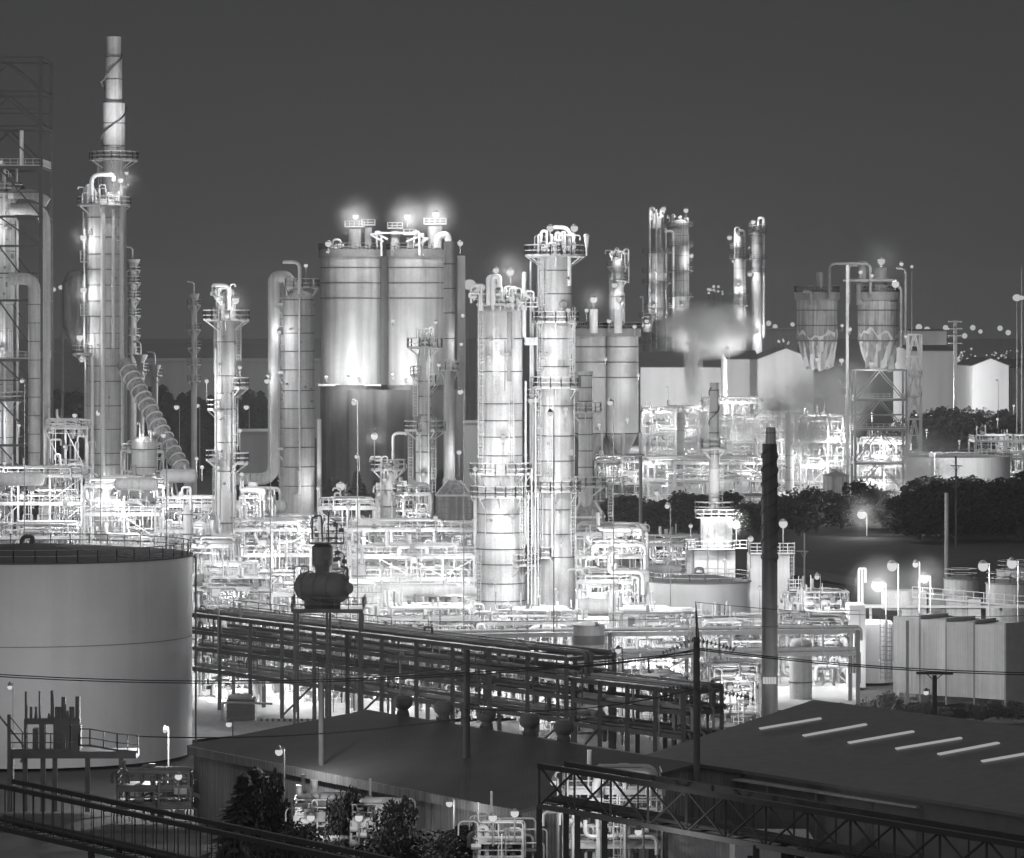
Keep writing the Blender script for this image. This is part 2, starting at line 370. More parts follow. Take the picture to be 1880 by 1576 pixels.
# ------------------------------------------------------------------ steel process unit: posts, decks, handrails, braces, pipes
def process_unit(label, px0, px1, Y, depth, levels, seed, bay=6.0, npipe=14, nvert=10, mt='steel', braces=True, lamps=(), rails=True, name='process_structure', group=None, ydir=0.0, pmt='pale_pipe', slab=0.7, postw=.32, cat='steel structure', extra=34):
    rnd = random.Random(seed); x0, x1 = X(px0, Y), X(px1, Y); n = max(1, int(round((x1 - x0) / bay))); top = max(levels)
    t = thing(name, ((x0 + x1) / 2, Y, 0), label, cat, group)
    xs = [x0 + (x1 - x0) * i / n for i in range(n + 1)]; ys = [Y, Y + depth]
    for yy in ys:
        for x in xs: MB().box(x - postw / 2, x + postw / 2, yy - postw / 2, yy + postw / 2, 0, top).build('post', mt, t)
    prev = 0
    for z in sorted(levels):
        m = MB()
        for yy in ys: m.bar((x0, yy - .02, z - .2), (x1, yy - .02, z - .2), .2, .38)
        for x in xs: m.bar((x, ys[0], z - .22), (x, ys[1], z - .22), .2, .34)
        if rnd.random() < slab:
            a, b = sorted(rnd.sample(range(n + 1), 2)) if n > 1 else (0, 1)
            m.box(xs[a], xs[b], ys[0], ys[1], z + .001, z + .06)
        d = m.build('deck', mt, t)
        if rails: rail_path(MB(), [(x0, ys[1], z), (x0, ys[0], z), (x1, ys[0], z), (x1, ys[1], z)], 1.15, .045, 1.8).build('handrail', mt, d)
        if braces:
            for i in range(n):
                if rnd.random() < .55:
                    a, b = (xs[i], xs[i + 1]) if rnd.random() < .5 else (xs[i + 1], xs[i])
                    MB().bar((a, ys[0] - .18, prev + .3), (b, ys[0] - .18, z - .4), .14).build('brace', mt, t)
        prev = z
    lv = [0.3] + sorted(levels)
    for i in range(npipe):
        z = rnd.choice(lv) + rnd.uniform(.4, 2.6); z = min(z, top + 1.2); r = rnd.choice((.06, .08, .1, .12, .16, .22, .3)); yy = Y + rnd.uniform(-.8, depth)
        a = rnd.uniform(x0, x0 + (x1 - x0) * .6); b = rnd.uniform(a + 3, max(a + 3.5, x1)); e = rnd.uniform(-2.5, 2.5)
        pts = [(a, yy, max(.2, z + e)), (a, yy, z), (b, yy, z), (b, yy, max(.2, z - rnd.uniform(.8, 3.5)))]
        MB().tube(pts, r, 7 if r < .2 else 12, bend=r * 3 + .1).build('pipe', pmt if rnd.random() < .8 else 'dull_steel', t)
    for i in range(nvert):
        x = rnd.uniform(x0, x1); yy = Y + rnd.uniform(-.7, depth); za = rnd.uniform(0, top * .6); zb = rnd.uniform(za + 2, top + 1.5); r = rnd.choice((.06, .09, .12, .18)); e = rnd.uniform(-2, 2)
        MB().tube([(x, yy, za), (x, yy, zb), (x + e, yy, zb), (x + e, yy, zb - 1)], r, 7, bend=.4).build('pipe', pmt, t)
    sc_ = max(1.0, Y / 700)
    if lamps and top > 3.5 and Y > 400:
        for i in range(2 + (n > 2)): lamp_part(t, (x0 + (x1 - x0) * (i + rnd.uniform(.3, .8)) / (2 + (n > 2)), Y + rnd.uniform(.2, .6) * depth, rnd.uniform(.35, .95) * top), (5200 if Y < 800 else 11000), foot=.8, r=.2 * sc_, off=(0, -.6, -.4))  # extra lamps added at random inside the unit as fill light
    for i in range(extra):
        z = rnd.choice(lv[1:]) + rnd.uniform(-1.6, 1.4); yy = Y - rnd.uniform(.25, .7); a = rnd.uniform(x0, x1 - 1); k = rnd.random(); w_ = rnd.uniform(1.5, 7)
        if k < .45: MB().bar((a, yy, z), (min(x1, a + w_), yy, z), .07 * sc_).build('conduit', rnd.choice((mt, 'dull_steel', pmt)), t)
        elif k < .65: MB().bar((a, yy, z), (a, yy, max(.3, z - w_ * .7)), .07 * sc_).build('conduit', rnd.choice((mt, 'dull_steel', pmt)), t)
        elif k < .8: h_ = rnd.uniform(.4, 1.1); MB().box(a, a + rnd.uniform(.3, 1.2), yy, yy + .35, z, z + h_).build('junction_box', rnd.choice(('dull_steel', 'steel', 'dark_steel')), t)
        elif k < .93: MB().cyl((a, yy, z), (a, yy, z + .6), .06, n=6).cyl((a, yy, z + .55), (a, yy, z + .62), .25, n=10).cyl((a - .35, yy, z), (a + .35, yy, z), .22, n=8).build('valve', rnd.choice(('steel', 'dull_steel')), t)
        else: ladder(t, (a, yy - .1, max(.2, z - 4)), (a, yy - .1, z + 1), cage=False, mt=mt)
    for px, py, pw in lamps: lamp_part(t, (X(px, Y), Y - 1.2, Z(py, Y)), pw, foot=2.0, arm=1.2)
    return t
def drum(label, p, r, ln, mt='cladding', ax='x', group='horizontal drums among the steelwork', saddles=True, ground=None):
    p = Vector(p); t = thing('horizontal_drum', (p.x, p.y, p.z - r), label, 'pressure vessel', group); d = Vector((1, 0, 0)) if ax == 'x' else Vector((.55, -.83, 0)) if ax == 'd' else Vector((0, 1, 0))
    m = MB(); m.tube([p - d * (ln / 2 + r * .5), p - d * (ln / 2 + r * .499)], .01, 20)
    prof = [(-ln / 2 - r * .5, .05), (-ln / 2 - r * .42, .55), (-ln / 2 - r * .25, .85), (-ln / 2, 1), (ln / 2, 1), (ln / 2 + r * .25, .85), (ln / 2 + r * .42, .55), (ln / 2 + r * .5, .05)]
    m = MB()
    x = d.cross(Vector((0, 0, 1))); vs = []; n = 24
    for s_, q in prof:
        for k in range(n): a = 2 * math.pi * k / n; vs.append(p + d * s_ + (x * math.cos(a) + Vector((0, 0, 1)) * math.sin(a)) * r * q)
    m.add(vs, [(j * n + k, j * n + (k + 1) % n, (j + 1) * n + (k + 1) % n, (j + 1) * n + k) for j in range(7) for k in range(n)] + [tuple(range(n - 1, -1, -1)), tuple(range(7 * n, 8 * n))])
    m.build('shell', mt, t)
    for s_ in (-.3, .3):
        c = p + d * ln * s_; zb = (p.z - r - .8) if ground is None else ground
        MB().bar((c.x, c.y, zb), (c.x, c.y, p.z - r * .8), r * 1.1, .5).build('saddle', 'dull_steel', t)
    c = p + d * ln * .2; MB().cyl((c.x, c.y, p.z + r * .95), (c.x, c.y, p.z + r + .7), .2, n=8).build('nozzle', mt, t)
    return t
def wall_shed(name, label, cat, A, B, C, D, wall='shed_wall', roof='roof_dark', z0=0.0, over=0.4, group=None):
    """A-B near eave, C-D ridge (C above A, D above B); the far eave mirrors the near one"""
    A, B, C, D = map(Vector, (A, B, C, D)); A2 = Vector((2 * C.x - A.x, 2 * C.y - A.y, A.z)); B2 = Vector((2 * D.x - B.x, 2 * D.y - B.y, B.z))
    t = thing(name, (A.x, A.y, z0), label, cat, group)
    def low(v): return Vector((v.x, v.y, z0))
    m = MB(); m.add([low(A), low(B), B, A], [(0, 1, 2, 3)]); m.add([low(B), low(B2), B2, D, B], [(0, 1, 2, 3, 4)]); m.add([low(B2), low(A2), A2, B2], [(0, 1, 2, 3)]); m.add([low(A2), low(A), A, C, A2], [(0, 1, 2, 3, 4)])
    m.build('wall', wall, t)
    u = (B - A).normalized() * over; sl = (A - C).normalized() * over; s2 = (A2 - C).normalized() * over; th = Vector((0, 0, .25)); up = Vector((0, 0, .03))
    m = MB()
    for a, b, c, d, s in ((A, B, D, C, sl), (B2, A2, C, D, s2)):
        e = u if a is A else -u
        q = [a - e + s + up, b + e + s + up, (D if a is A else C) + e + up, (C if a is A else D) - e + up]
        m.hexa(q + [v + th for v in q])
    m.build('roof', roof, t)
    return t
# ================================================================== GROUND
structure(MB().add([(-9000, -200, -.3), (9000, -200, -.3), (9000, 14000, -.3), (-9000, 14000, -.3)], [(0, 1, 2, 3)]).build('ground', 'earth'))
def sheet(name, pts, z, m): return structure(MB().add([(x, y, z) for x, y in pts], [tuple(range(len(pts)))]).build(name, m))
sheet('yard', [(X(350, 405), 405), (X(700, 425), 425), (X(1240, 432), 432), (X(1570, 440), 440), (X(1590, 560), 560), (X(1460, 640), 640), (X(1180, 700), 700), (X(1120, 790), 790), (X(200, 800), 800), (X(-80, 790), 790), (X(-80, 560), 560), (X(300, 470), 470)], 0.02, 'yard')
sheet('yard', [(X(1190, 960), 960), (X(1700, 880), 880), (X(1960, 900), 900), (X(1990, 1500), 1500), (X(1120, 1500), 1500)], 0.03, 'yard')
sheet('road', [(X(1400, 690), 690), (X(1960, 560), 560), (X(1960, 575), 575), (X(1400, 715), 715)], 0.03, 'asphalt')
for k, (yy, dz) in enumerate(((4200, 16), (3600, 9))):     # low ridge on the skyline
    m = MB(); n = 60; rr = random.Random(5 + k); vs = []
    for i in range(n + 1):
        x = -1400 + 2800 * i / n; h = dz + 7 * math.sin(i * .31 + k) + 4 * math.sin(i * .9) + rr.uniform(-1, 1)
        vs += [(x, yy - 500, -.4), (x, yy, max(2, h)), (x, yy + 600, -.4)]
    m.add(vs, [(3 * i + j, 3 * i + 3 + j, 3 * i + 4 + j, 3 * i + 1 + j) for i in range(n) for j in (0, 1)]); structure(m.build('hill', 'hill'))
# ================================================================== BIG TANK on the left
def tank(label, px, Y, rpx, py_rim, rise, mt='tank_paint', roof='dark_steel', rail=True, seams=(), n=96, cat='storage tank', hook=None, base=0.0, railh=1.15, railmt='dark_steel'):
    cx, r, zt = X(px, Y), L(rpx, Y), Z(py_rim, Y); t = thing('storage_tank', (cx, Y, base), label, cat)
    MB().lathe(cx, Y, [(r, base), (r, zt)], n).build('shell', mt, t)
    m = MB(); m.lathe(cx, Y, [(r + .12, zt - .12), (r + .12, zt + .02), (r * .6, zt + rise * .45), (r * .25, zt + rise * .8), (.3, zt + rise)], n); rf = m.build('roof', roof, t)
    for s in seams:
        z = Z(s, Y); MB().lathe(cx, Y, [(r + .005, z - .04), (r + .03, z - .04), (r + .03, z + .04), (r + .005, z + .04)], n, cap=False).build('weld_seam', 'dull_steel', t)
    if rail:
        m = MB(); rail_path(m, arc_pts(cx, Y, r - .1, zt + .05, 0, 360, max(5, math.degrees(2.0 / r))), railh, .045, 99, toe=False); m.build('handrail', railmt, t)
    if hook is not None:
        hx = cx + hook; q = zt + rise - .3; MB().tube([(hx - .55, Y, q - .4), (hx - .55, Y, q + .9), (hx + .55, Y, q + .9), (hx + .55, Y, q + .1)], .2, 8, bend=.6).build('vent_pipe', 'dark_steel', t)
    return t
T1 = tank('huge pale storage tank with a shallow dark roof and rim handrail, tallest and widest tank', 60, 394, 292, 1018, 1.1, seams=(1166,), hook=-.5, roof='roof_dark')
cx, r = X(60, 394), L(292, 394)
MB().tube([(cx + r + .1, 392, 19.0), (cx + r + .55, 392, 18.9), (cx + r + .55, 392, .2)], .09, 8, bend=.3).build('downpipe', 'dark_steel', T1)
m = MB()
for a in range(-100, -30, 6):     # radial roof stiffeners that catch light
    t_ = R(a + 60); m.bar((cx + 3 * math.cos(t_), 394 + 3 * math.sin(t_), 19.95), (cx + (r - .5) * math.cos(t_), 394 + (r - .5) * math.sin(t_), 19.15), .08)
m.build('roof_rib', 'steel', T1)
# ================================================================== LATTICE TOWER far left
def lattice(label, px, Y, wpx, levels, leg=.42, depth=None, name='lattice_tower', cat='steel tower', mt='dull_steel', xb=True, seed=3, decks=()):
    cx, hw = X(px, Y), L(wpx, Y) / 2; dp = depth or 2 * hw; t = thing(name, (cx, Y, 0), label, cat); zs = [Z(p, Y) for p in levels]; zs.sort(); top = zs[-1]
    for sx in (-1, 1):
        for yy in (Y, Y + dp): MB().box(cx + sx * hw - leg / 2, cx + sx * hw + leg / 2, yy - leg / 2, yy + leg / 2, 0, top).build('leg', mt, t)
    zs = [0.2] + zs
    for i, (a, b) in enumerate(zip(zs, zs[1:])):
        m = MB()
        for yy in (Y, Y + dp): m.bar((cx - hw, yy, b), (cx + hw, yy, b), .3, .4)
        for sx in (-1, 1): m.bar((cx + sx * hw, Y, b), (cx + sx * hw, Y + dp, b), .3, .4)
        if b in [Z(q, Y) for q in decks]: m.box(cx - hw, cx + hw, Y, Y + dp, b + .2, b + .3)
        d = m.build('ring_beam', mt, t)
        if b in [Z(q, Y) for q in decks]: rail_path(MB(), [(cx - hw, Y + dp, b + .3), (cx - hw, Y - .3, b + .3), (cx + hw, Y - .3, b + .3), (cx + hw, Y + dp, b + .3)], 1.2, .06, 1.3).build('handrail', 'steel', d)
        for yy in (Y, Y + dp):
            c = (cx, yy + .0, b)
            MB().bar((cx - hw, yy, a), c, .26).build('brace', mt, t); MB().bar((cx + hw, yy, a), c, .26).build('brace', mt, t)
            if xb and i % 2: MB().bar((cx - hw, yy, (a + b) / 2), (cx + hw, yy, (a + b) / 2), .22).build('brace', mt, t)
    return t
lattice('tall open lattice steel tower with chevron braces round two thick columns', -2, 700, 154, [105, 168, 232, 308, 398, 452, 552, 662, 735, 818, 900], leg=.62, decks=(308, 662), depth=16, mt='truss_dark')
column('process_column', 'column with banded cladding inside the lattice tower, ending in a railed head', 'distillation column', -18, 708, [(345, 92), (560, 84)], plats=[(355, -200, 20, 1.2), (735, -200, 20)], band=4.6, ladders=[(40, 560, 800)],
       pipes=[(30, 300, 900, .3), (50, 400, 880, .22), (58, 240, 310, .35, 'v')], lamps=[(28, 300, 5000), (36, 420, 6000), (30, 640, 7000), (60, 780, 7000)], seed=2, top_gear=6)
m = thing('overhead_pipe', (X(84, 704), 704, 0), 'fat insulated pipe looping over at the top and dropping outside the lattice tower', 'pipe')
MB().tube([P(20, 384, 703), P(82, 384, 703), P(82, 900, 703)], 1.0, 16, bend=2.6).build('pipe_run', 'cladding', m)
MB().tube([P(15, 356, 705), P(60, 356, 705), P(88, 372, 705)], .9, 16, bend=2.0).build('pipe_branch', 'cladding', m)
m = thing('overhead_pipe', (X(64, 698), 698, 0), 'pale vertical pipe with an elbow at its head inside the lattice tower foot', 'pipe')
MB().tube([P(16, 512, 698), P(63, 512, 698), P(63, 900, 698)], 1.05, 16, bend=2.4).build('pipe_run', 'cladding', m)
[MB().lathe(X(63, 698), 698, [(1.06, Z(q, 698)), (1.12, Z(q, 698)), (1.12, Z(q, 698) + .12), (1.06, Z(q, 698) + .12)], 16, cap=False).build('cladding_joint', 'seam', m) for q in range(560, 900, 34)]
lamp = lambda *a, **k: None
# ================================================================== TALL STACK and its column
S = column('smokestack', 'tallest pale stack with spiral strakes rising behind the fat banded column', 'chimney', 209, 735, [(68, 27), (105, 31), (190, 42), (290, 44), (345, 46), (500, 50)], bands=[105, 146, 187, 227, 268], dome=False,
           plats=[(294, -200, 20, 2.2)], ladders=[(-26, 290, 345)], mt='cladding', seed=3)
def strake(parent, px, Y, prof, turns, py0, py1, ph=0, w=.35, th=.09, mt='seam'):
    cx = X(px, Y); m = MB(); n = int(turns * 28); prev = None
    for i in range(n + 1):
        py = py1 + (py0 - py1) * i / n; z = Z(py, Y)
        r = L(prof(py), Y) / 2; a = ph + 2 * math.pi * turns * i / n; c, s = math.cos(a), math.sin(a)
        q = [(cx + (r - .02) * c, Y + (r - .02) * s, z - th), (cx + (r + w) * c, Y + (r + w) * s, z - th), (cx + (r + w) * c, Y + (r + w) * s, z + th), (cx + (r - .02) * c, Y + (r - .02) * s, z + th)]
        if prev: m.hexa([prev[0], prev[1], prev[2], prev[3], q[0], q[1], q[2], q[3]])
        prev = q
    return m.build('strake', mt, parent)
fl = lamp_part(S, P(232, 318, 722), 0, foot=1.5, r=.35); spot(P(232, 312, 720), P(206, 120, 735), 110000, 80, fl, 1.0); spot(P(214, 372, 722), P(209, 318, 735), 14000, 120, fl, 1.0)  # flood lamp and beams added to brighten the tall stack
strake(S, 209, 735, lambda py: 27 if py < 105 else 31 if py < 150 else 42, 1.6, 100, 270, ph=2.4)
column('process_column', 'thick banded column with two downcomer pipes, in front of the tallest stack', 'distillation column', 191, 715, [(378, 62), (660, 65)], plats=[(377, -200, 10, 1.7), (650, 150, 230, 2.5)], bands=[400, 436, 467, 495, 524, 553, 581, 612, 640, 672, 700, 745, 788, 832, 853, 892], seed=4, top_gear=14,
       ladders=[(-34, 550, 575), (-34, 400, 480)], pipes=[(2, 380, 900, .42, 'v'), (20, 385, 640, .3, 'v'), (31, 340, 910, .5, 'v'), (-18, 655, 912, .32, 'v'), (-20, 322, 372, .4, 'hook', 40, 12)],
       lamps=[(35, 333, 14000, 4.6, 4.0, .5), (-35, 437, 6500, 2.2, 6, .6), (-35, 533, 6500, 2.2, 8, .6), (-42, 620, 6500, 2.2, 5, .6), (22, 912, 9000, 4, 3, .5)])
for k, (y0, y1) in enumerate(((460, 505), (555, 580), (640, 662))):   # small caged landings beside the column
    pass
t = thing('caged_landing', (X(155, 712), 712, 0), 'caged ladder landings fixed to the left flank of the thick banded column', 'landing')
for a, b in ((455, 482), (556, 580)):
    m = MB(); m.box(X(147, 712), X(163, 712), 711, 713, Z(b, 712), Z(b, 712) + .12); d = m.build('deck', 'steel', t)
    rail_path(MB(), [(X(147, 712), 713, Z(b, 712)), (X(147, 712), 711, Z(b, 712)), (X(163, 712), 711, Z(b, 712))], 2.0, .07, 1.0, levels=(.33, .66, 1)).build('handrail', 'steel', d)
MB().bar(P(155, 420, 712.5), P(155, 640, 712.5), .25).build('post', 'steel', t)
# inclined conveyor tube
t = thing('conveyor_tube', G(355, 1030), 'inclined ribbed tube sloping down from the thick column to a drum', 'conveyor')
a, b = P(228, 668, 706), P(338, 868, 690); MB().cyl(a, b, 1.35, n=24).build('tube', 'cladding_dull', t)
m = MB(); [m.cyl(a.lerp(b, i / 16) , a.lerp(b, i / 16 + .006), 1.6, n=24) for i in range(1, 16)]; m.build('ring', 'pale_pipe', t)
m = MB(); [m.bar(a.lerp(b, q) + Vector((s, 0, 0)), (a.lerp(b, q).x - s, a.lerp(b, q).y, 0), .3) for q in (.55, .97) for s in (-1.6, 1.6)]; m.build('trestle', 'steel', t)
drum('pale drum at the foot of the inclined ribbed tube', P(328, 874, 680), 1.15, 5.2, ax='x', mt='white_paint')
# slender chimneys behind
def slim(label, px, Y, w, pt, plats, seed, hook=True, pb=None):
    t = column('slender_chimney', label, 'chimney', px, Y, [(pt, w)], plats=[(q, -200, 20, .9) for q in plats], bands=plats, dome=False, group='slender pale chimneys behind the plant', seed=seed, mt='cladding', pipes=())
    m = MB(); c = X(px, Y); z = Z(pt, Y); m.cyl((c, Y, z - .2), (c, Y, z + 1.6), L(w, Y) * .5, L(w, Y) * 1.0, n=16); m.build('flared_cap', 'steel', t)
    if hook: MB().tube([(c, Y, z + 1), (c, Y, z + 4.2), (c - 1.6, Y, z + 4.4)], .2, 8, bend=1).build('vent_pipe', 'pale_pipe', t)
slim('slender pale chimney standing just beside the thick banded column', 243, 900, 15, 490, [497, 520, 548, 580, 616, 650], 5)
slim('slender pale chimney standing alone before the dark conifers', 356, 960, 11, 552, [561, 606, 639, 670, 700], 6)
slim('short slender chimney in front of the long grey wall, left of the two', 258, 880, 14, 665, [680], 7)
slim('short slender chimney in front of the long grey wall, near the inclined tube', 284, 870, 12, 684, [690], 8)
# hopper behind lattice
t = thing('hopper', (X(140, 820), 820, 0), 'pale round hopper with a tapering cone, lit between lattice tower and thick column', 'silo')
c = X(142, 820); MB().lathe(c, 820, [(L(8, 820), Z(650, 820)), (L(10, 820), Z(640, 820)), (L(26, 820), Z(600, 820)), (L(28, 820), Z(585, 820)), (L(28, 820), Z(520, 820)), (L(18, 820), Z(500, 820)), (.5, Z(495, 820))], 28).build('shell', 'cladding_dull', t)
for s in (-3, 3): MB().bar((c + s, 820, 0), (c + s, 820, Z(590, 820)), .4).build('leg', 'dull_steel', t)
# ================================================================== MIDDLE-LEFT columns
column('process_column', 'slim column with a wide railed head platform and side cage, left of the elbow-pipe column', 'distillation column', 416, 600, [(560, 33), (575, 34), (705, 35), (900, 36), (960, 40)], plats=[(588, -200, 20, 2.0), (712, -50, 60, 1.8), (752, 120, 230, 1.4), (845, 100, 210, 1.6), (850, -60, 30, 1.8)], bands=[628, 690, 722, 751, 812, 865, 960, 1035], seed=9, top_gear=12,
       ladders=[(22, 590, 700), (3, 700, 850)], pipes=[(-19, 640, 1090, .22, 'v'), (6, 524, 570, .3, 'hook', -28, 3), (13, 720, 1100, .12, 'v')], lamps=[(18, 552, 7000, 2.2, 2, .55), (26, 675, 3500, 2.2, 2), (-35, 700, 3500, 1.5, 3, .3), (26, 790, 3500, 2, 3, .3), (30, 870, 3000)])
column('process_column', 'stout banded column with a fat goose-neck pipe down its flank', 'distillation column', 546, 700, [(548, 62), (700, 63), (900, 62)], plats=[(528, -120, 20, .8)], bands=[551, 580, 612, 645, 679, 717, 750, 786, 821, 857, 892], seed=10, top_gear=5,
       pipes=[(6, 545, 905, .16, 'v'), (6, 482, 540, .32, 'hook', -28, 3), (40, 770, 940, .4, 'v')], lamps=[(16, 488, 1500, 1, 4, .35), (-32, 610, 4500, 3.2, 4, .4), (40, 895, 6000), (-52, 690, 4000, 4, 2)])
t = thing('goose_neck_pipe', (X(503, 698), 698, 0), 'fat pipe bending over into the head of the stout banded column', 'pipe')
MB().tube([P(535, 528, 698), P(528, 508, 698), P(503, 508, 698), P(503, 880, 698), P(432, 880, 698)], 1.05, 18, bend=2.6).build('pipe_run', 'cladding', t)
for q in (559, 684, 824): MB().bar(P(496, q, 697.5), P(520, q, 697.5), .4).build('bracket', 'steel', t); MB().bar(P(505, q + 4, 697), P(518, q + 20, 698), .3).build('strut', 'steel', t)
# ================================================================== BIG SILO BLOCK
def silo_group(label, cx_list, Y, rpx, py_top, py_ring, py_base, seed, lamps, skirt=True, mt='silo', group=None):
    t = thing('silo_block', (X(cx_list[0], Y), Y, 0), label, 'silo')
    r = L(rpx, Y)
    for i, c in enumerate(cx_list):
        x = X(c, Y); yo = 0
        sh = MB().lathe(x, Y + yo, [(r, Z(py_ring, Y)), (r, Z(py_top, Y))], 48).build('silo_shell', mt, t)
        b = MB(); [b.lathe(x, Y, [(r + .02, Z(q, Y) - .12), (r + .1, Z(q, Y) - .12), (r + .1, Z(q, Y) + .12), (r + .02, Z(q, Y) + .12)], 48, cap=False) for q in (py_top + 22, py_top + 50, py_top + 78)]; b.build('cladding_joint', 'seam', sh)
        m = MB(); m.lathe(x, Y, [(r + .5, Z(py_top, Y) - .4), (r + .6, Z(py_top, Y) + 1.4), (r * .5, Z(py_top, Y) + 2.2), (.5, Z(py_top, Y) + 2.4)], 48); m.build('roof', 'dark_steel', sh)
        rail_path(MB(), arc_pts(x, Y, r + .5, Z(py_top, Y) + 1.4, 0, 360, 8), 1.6, .08, 99).build('handrail', 'dull_steel', sh)
        if skirt: MB().lathe(x, Y, [(r * 1.02, 0), (r * 1.02, Z(py_ring, Y) - .3), (r * 1.06, Z(py_ring, Y) - .3), (r * 1.06, Z(py_ring, Y) + .1)], 48).build('base', 'concrete', t)
    return t
SB = silo_group('block of two fat pale silos on a stained concrete base with bright lamps on top', [644, 768], 1010, 55, 470, 707, 900, 11, ())
t_ = SB; MB().box(X(695, 1012), X(722, 1012), 1014, 1018, Z(707, 1012), Z(470, 1012)).build('stair_shaft', 'silo', t_)
MB().box(X(840, 1020), X(854, 1020), 1018, 1024, 0, Z(470, 1020)).build('stair_shaft', 'silo', t_)
MB().box(X(585, 1004), X(700, 1004), 1003, 1004.2, Z(709, 1004), Z(707, 1004) + .2).build('gallery', 'steel', t_)
MB().box(X(640, 1004), X(850, 1004), 1001, 1003, 0, Z(712, 1004) - .5).build('base', 'concrete', t_)
rr = random.Random(5)
for (pa, pb, pt, pbm) in ((637, 665, 405, 448), (668, 684, 402, 450), (715, 735, 408, 450), (782, 815, 400, 448), (745, 760, 420, 460)):
    x0, x1 = X(pa, 1005), X(pb, 1005); MB().cyl(((x0 + x1) / 2, 1006, Z(pbm + 20, 1005)), ((x0 + x1) / 2, 1006, Z(pt + 16, 1005)), (x1 - x0) / 2.4, n=16).build('filter_unit', 'silo', t_)
    d = MB().box(x0 - .5, x1 + .5, 1003, 1009, Z(pt + 12, 1005), Z(pt + 12, 1005) + .15).build('deck', 'steel', t_); rail_path(MB(), [(x0 - .5, 1009, Z(pt + 12, 1005)), (x0 - .5, 1003, Z(pt + 12, 1005)), (x1 + .5, 1003, Z(pt + 12, 1005)), (x1 + .5, 1009, Z(pt + 12, 1005))], 1.4, .07, 1.3).build('handrail', 'steel', d)
for px, py0 in ((603, 455), (613, 450), (625, 440), (692, 430), (700, 426), (760, 430), (770, 425), (776, 438)):
    MB().tube([P(px, 470, 1000 + rr.uniform(0, 8)), P(px, py0, 1004), P(px + rr.choice((-14, 12, 22)), py0, 1004), P(px + rr.choice((-14, 12)), py0 + 14, 1004)], .28, 8, bend=1.2).build('pipe', 'pale_pipe', t_)
d = MB().bar(P(690, 428, 1003), P(765, 428, 1003), .4, .5).build('gantry_beam', 'steel', t_); 
MB().tube([P(803, 455, 998), P(803, 435, 998), P(822, 430, 998), P(822, 470, 998)], .9, 12, bend=2).build('pipe', 'cladding', t_)
for px, py, pw, rad_ in ((653, 398, 26000, .8), (748, 398, 26000, .8), (800, 394, 30000, .9), (603, 448, 6000, .8), (722, 447, 5000, .6), (845, 447, 6000, .7)):
    lamp_part(t_, (X(px, 998), 998, Z(py, 998)), pw, foot=2.5, r=rad_, off=(0, -1.6, -.6))
for px, py, pw in ((640, 690, 26000), (600, 694, 16000), (660, 694, 22000), (722, 690, 26000), (745, 696, 16000), (850, 580, 4000), (722, 590, 5000), (820, 592, 9000)):
    lamp_part(t_, (X(px, 996), 993, Z(py, 993)), pw, foot=1.0, r=.45, off=(0, -.5, .9), arm=9)
column('smokestack', 'tall plain chimney on a pyramid furnace hood in front of the silo block', 'chimney', 825, 680, [(443, 19), (485, 20), (620, 19), (660, 21), (880, 25)], bands=[485, 530, 575, 622], dome=False, mt='cladding', seed=12, plats=[(680, -200, 20, .7)], ladders=[(14, 670, 700)], lamps=[(22, 632, 2500, 1, 2, .3), (18, 830, 4500, 2, 4, .4)])
def furnace(label, px0, px1, Y, py_apex, py_eave, py_floor, depth, neck, mt='cladding_dull'):
    x0, x1 = X(px0, Y), X(px1, Y); zc, ze, zf = Z(py_apex, Y), Z(py_eave, Y), Z(py_floor, Y); t = thing('furnace', ((x0 + x1) / 2, Y, 0), label, 'furnace')
    MB().box(x0, x1, Y, Y + depth, zf, ze).build('casing', mt, t); xm = (x0 + x1) / 2; nk = L(neck, Y) / 2; ym = Y + depth / 2
    MB().hexa([(x0, Y, ze + .03), (x1, Y, ze + .03), (x1, Y + depth, ze + .03), (x0, Y + depth, ze + .03), (xm - nk, ym - nk, zc), (xm + nk, ym - nk, zc), (xm + nk, ym + nk, zc), (xm - nk, ym + nk, zc)]).build('hood', mt, t).data.polygons.foreach_set('use_smooth', [False] * 6)
    m = MB()
    for sx, ex in ((x0, xm - nk), (x1, xm + nk)): m.bar((sx, Y - .05, ze + .05), (ex, ym - nk - .05, zc), .28)
    m.bar((x0, Y - .1, ze), (x1, Y - .1, ze), .3); m.build('edge_trim', 'pale_pipe', t)
    m = MB()
    for q in range(1, 5): z = zf + (ze - zf) * q / 5; m.bar((x0 - .05, Y - .06, z), (x1 + .05, Y - .06, z), .1, .12)
    m.build('stiffener', 'dull_steel', t)
    for x in (x0, x1):
        for yy in (Y, Y + depth): MB().box(x - .2, x + .2, yy - .2, yy + .2, 0, zf - .01).build('leg', 'steel', t)
    return t
furnace('dull furnace box with a pyramid hood under the tall plain chimney', 800, 868, 672, 884, 910, 965, 6.5, 22)
column('process_column', 'narrow dark-topped column with stacked side platforms in front of the silo block', 'distillation column', 780, 640, [(636, 22), (690, 23), (762, 24), (775, 34)], plats=[(638, -200, 20, 1.8), (690, 110, 220, 1.2), (705, -40, 40, 1.2), (790, 110, 250, 1.8), (790, -60, 40, 1.8), (905, 120, 210, 2)], bands=[700, 728, 762, 800, 830, 868, 905], seed=13, top_gear=10,
       ladders=[(-26, 790, 960), (3, 640, 780)], pipes=[(-13, 650, 790, .14), (8, 640, 960, .14, 'v'), (-8, 780, 960, .1, 'v')], lamps=[(20, 592, 2500, 1.4, 3, .3), (26, 670, 2500), (-2, 870, 4500, 3.2, 2)], mt='cladding')
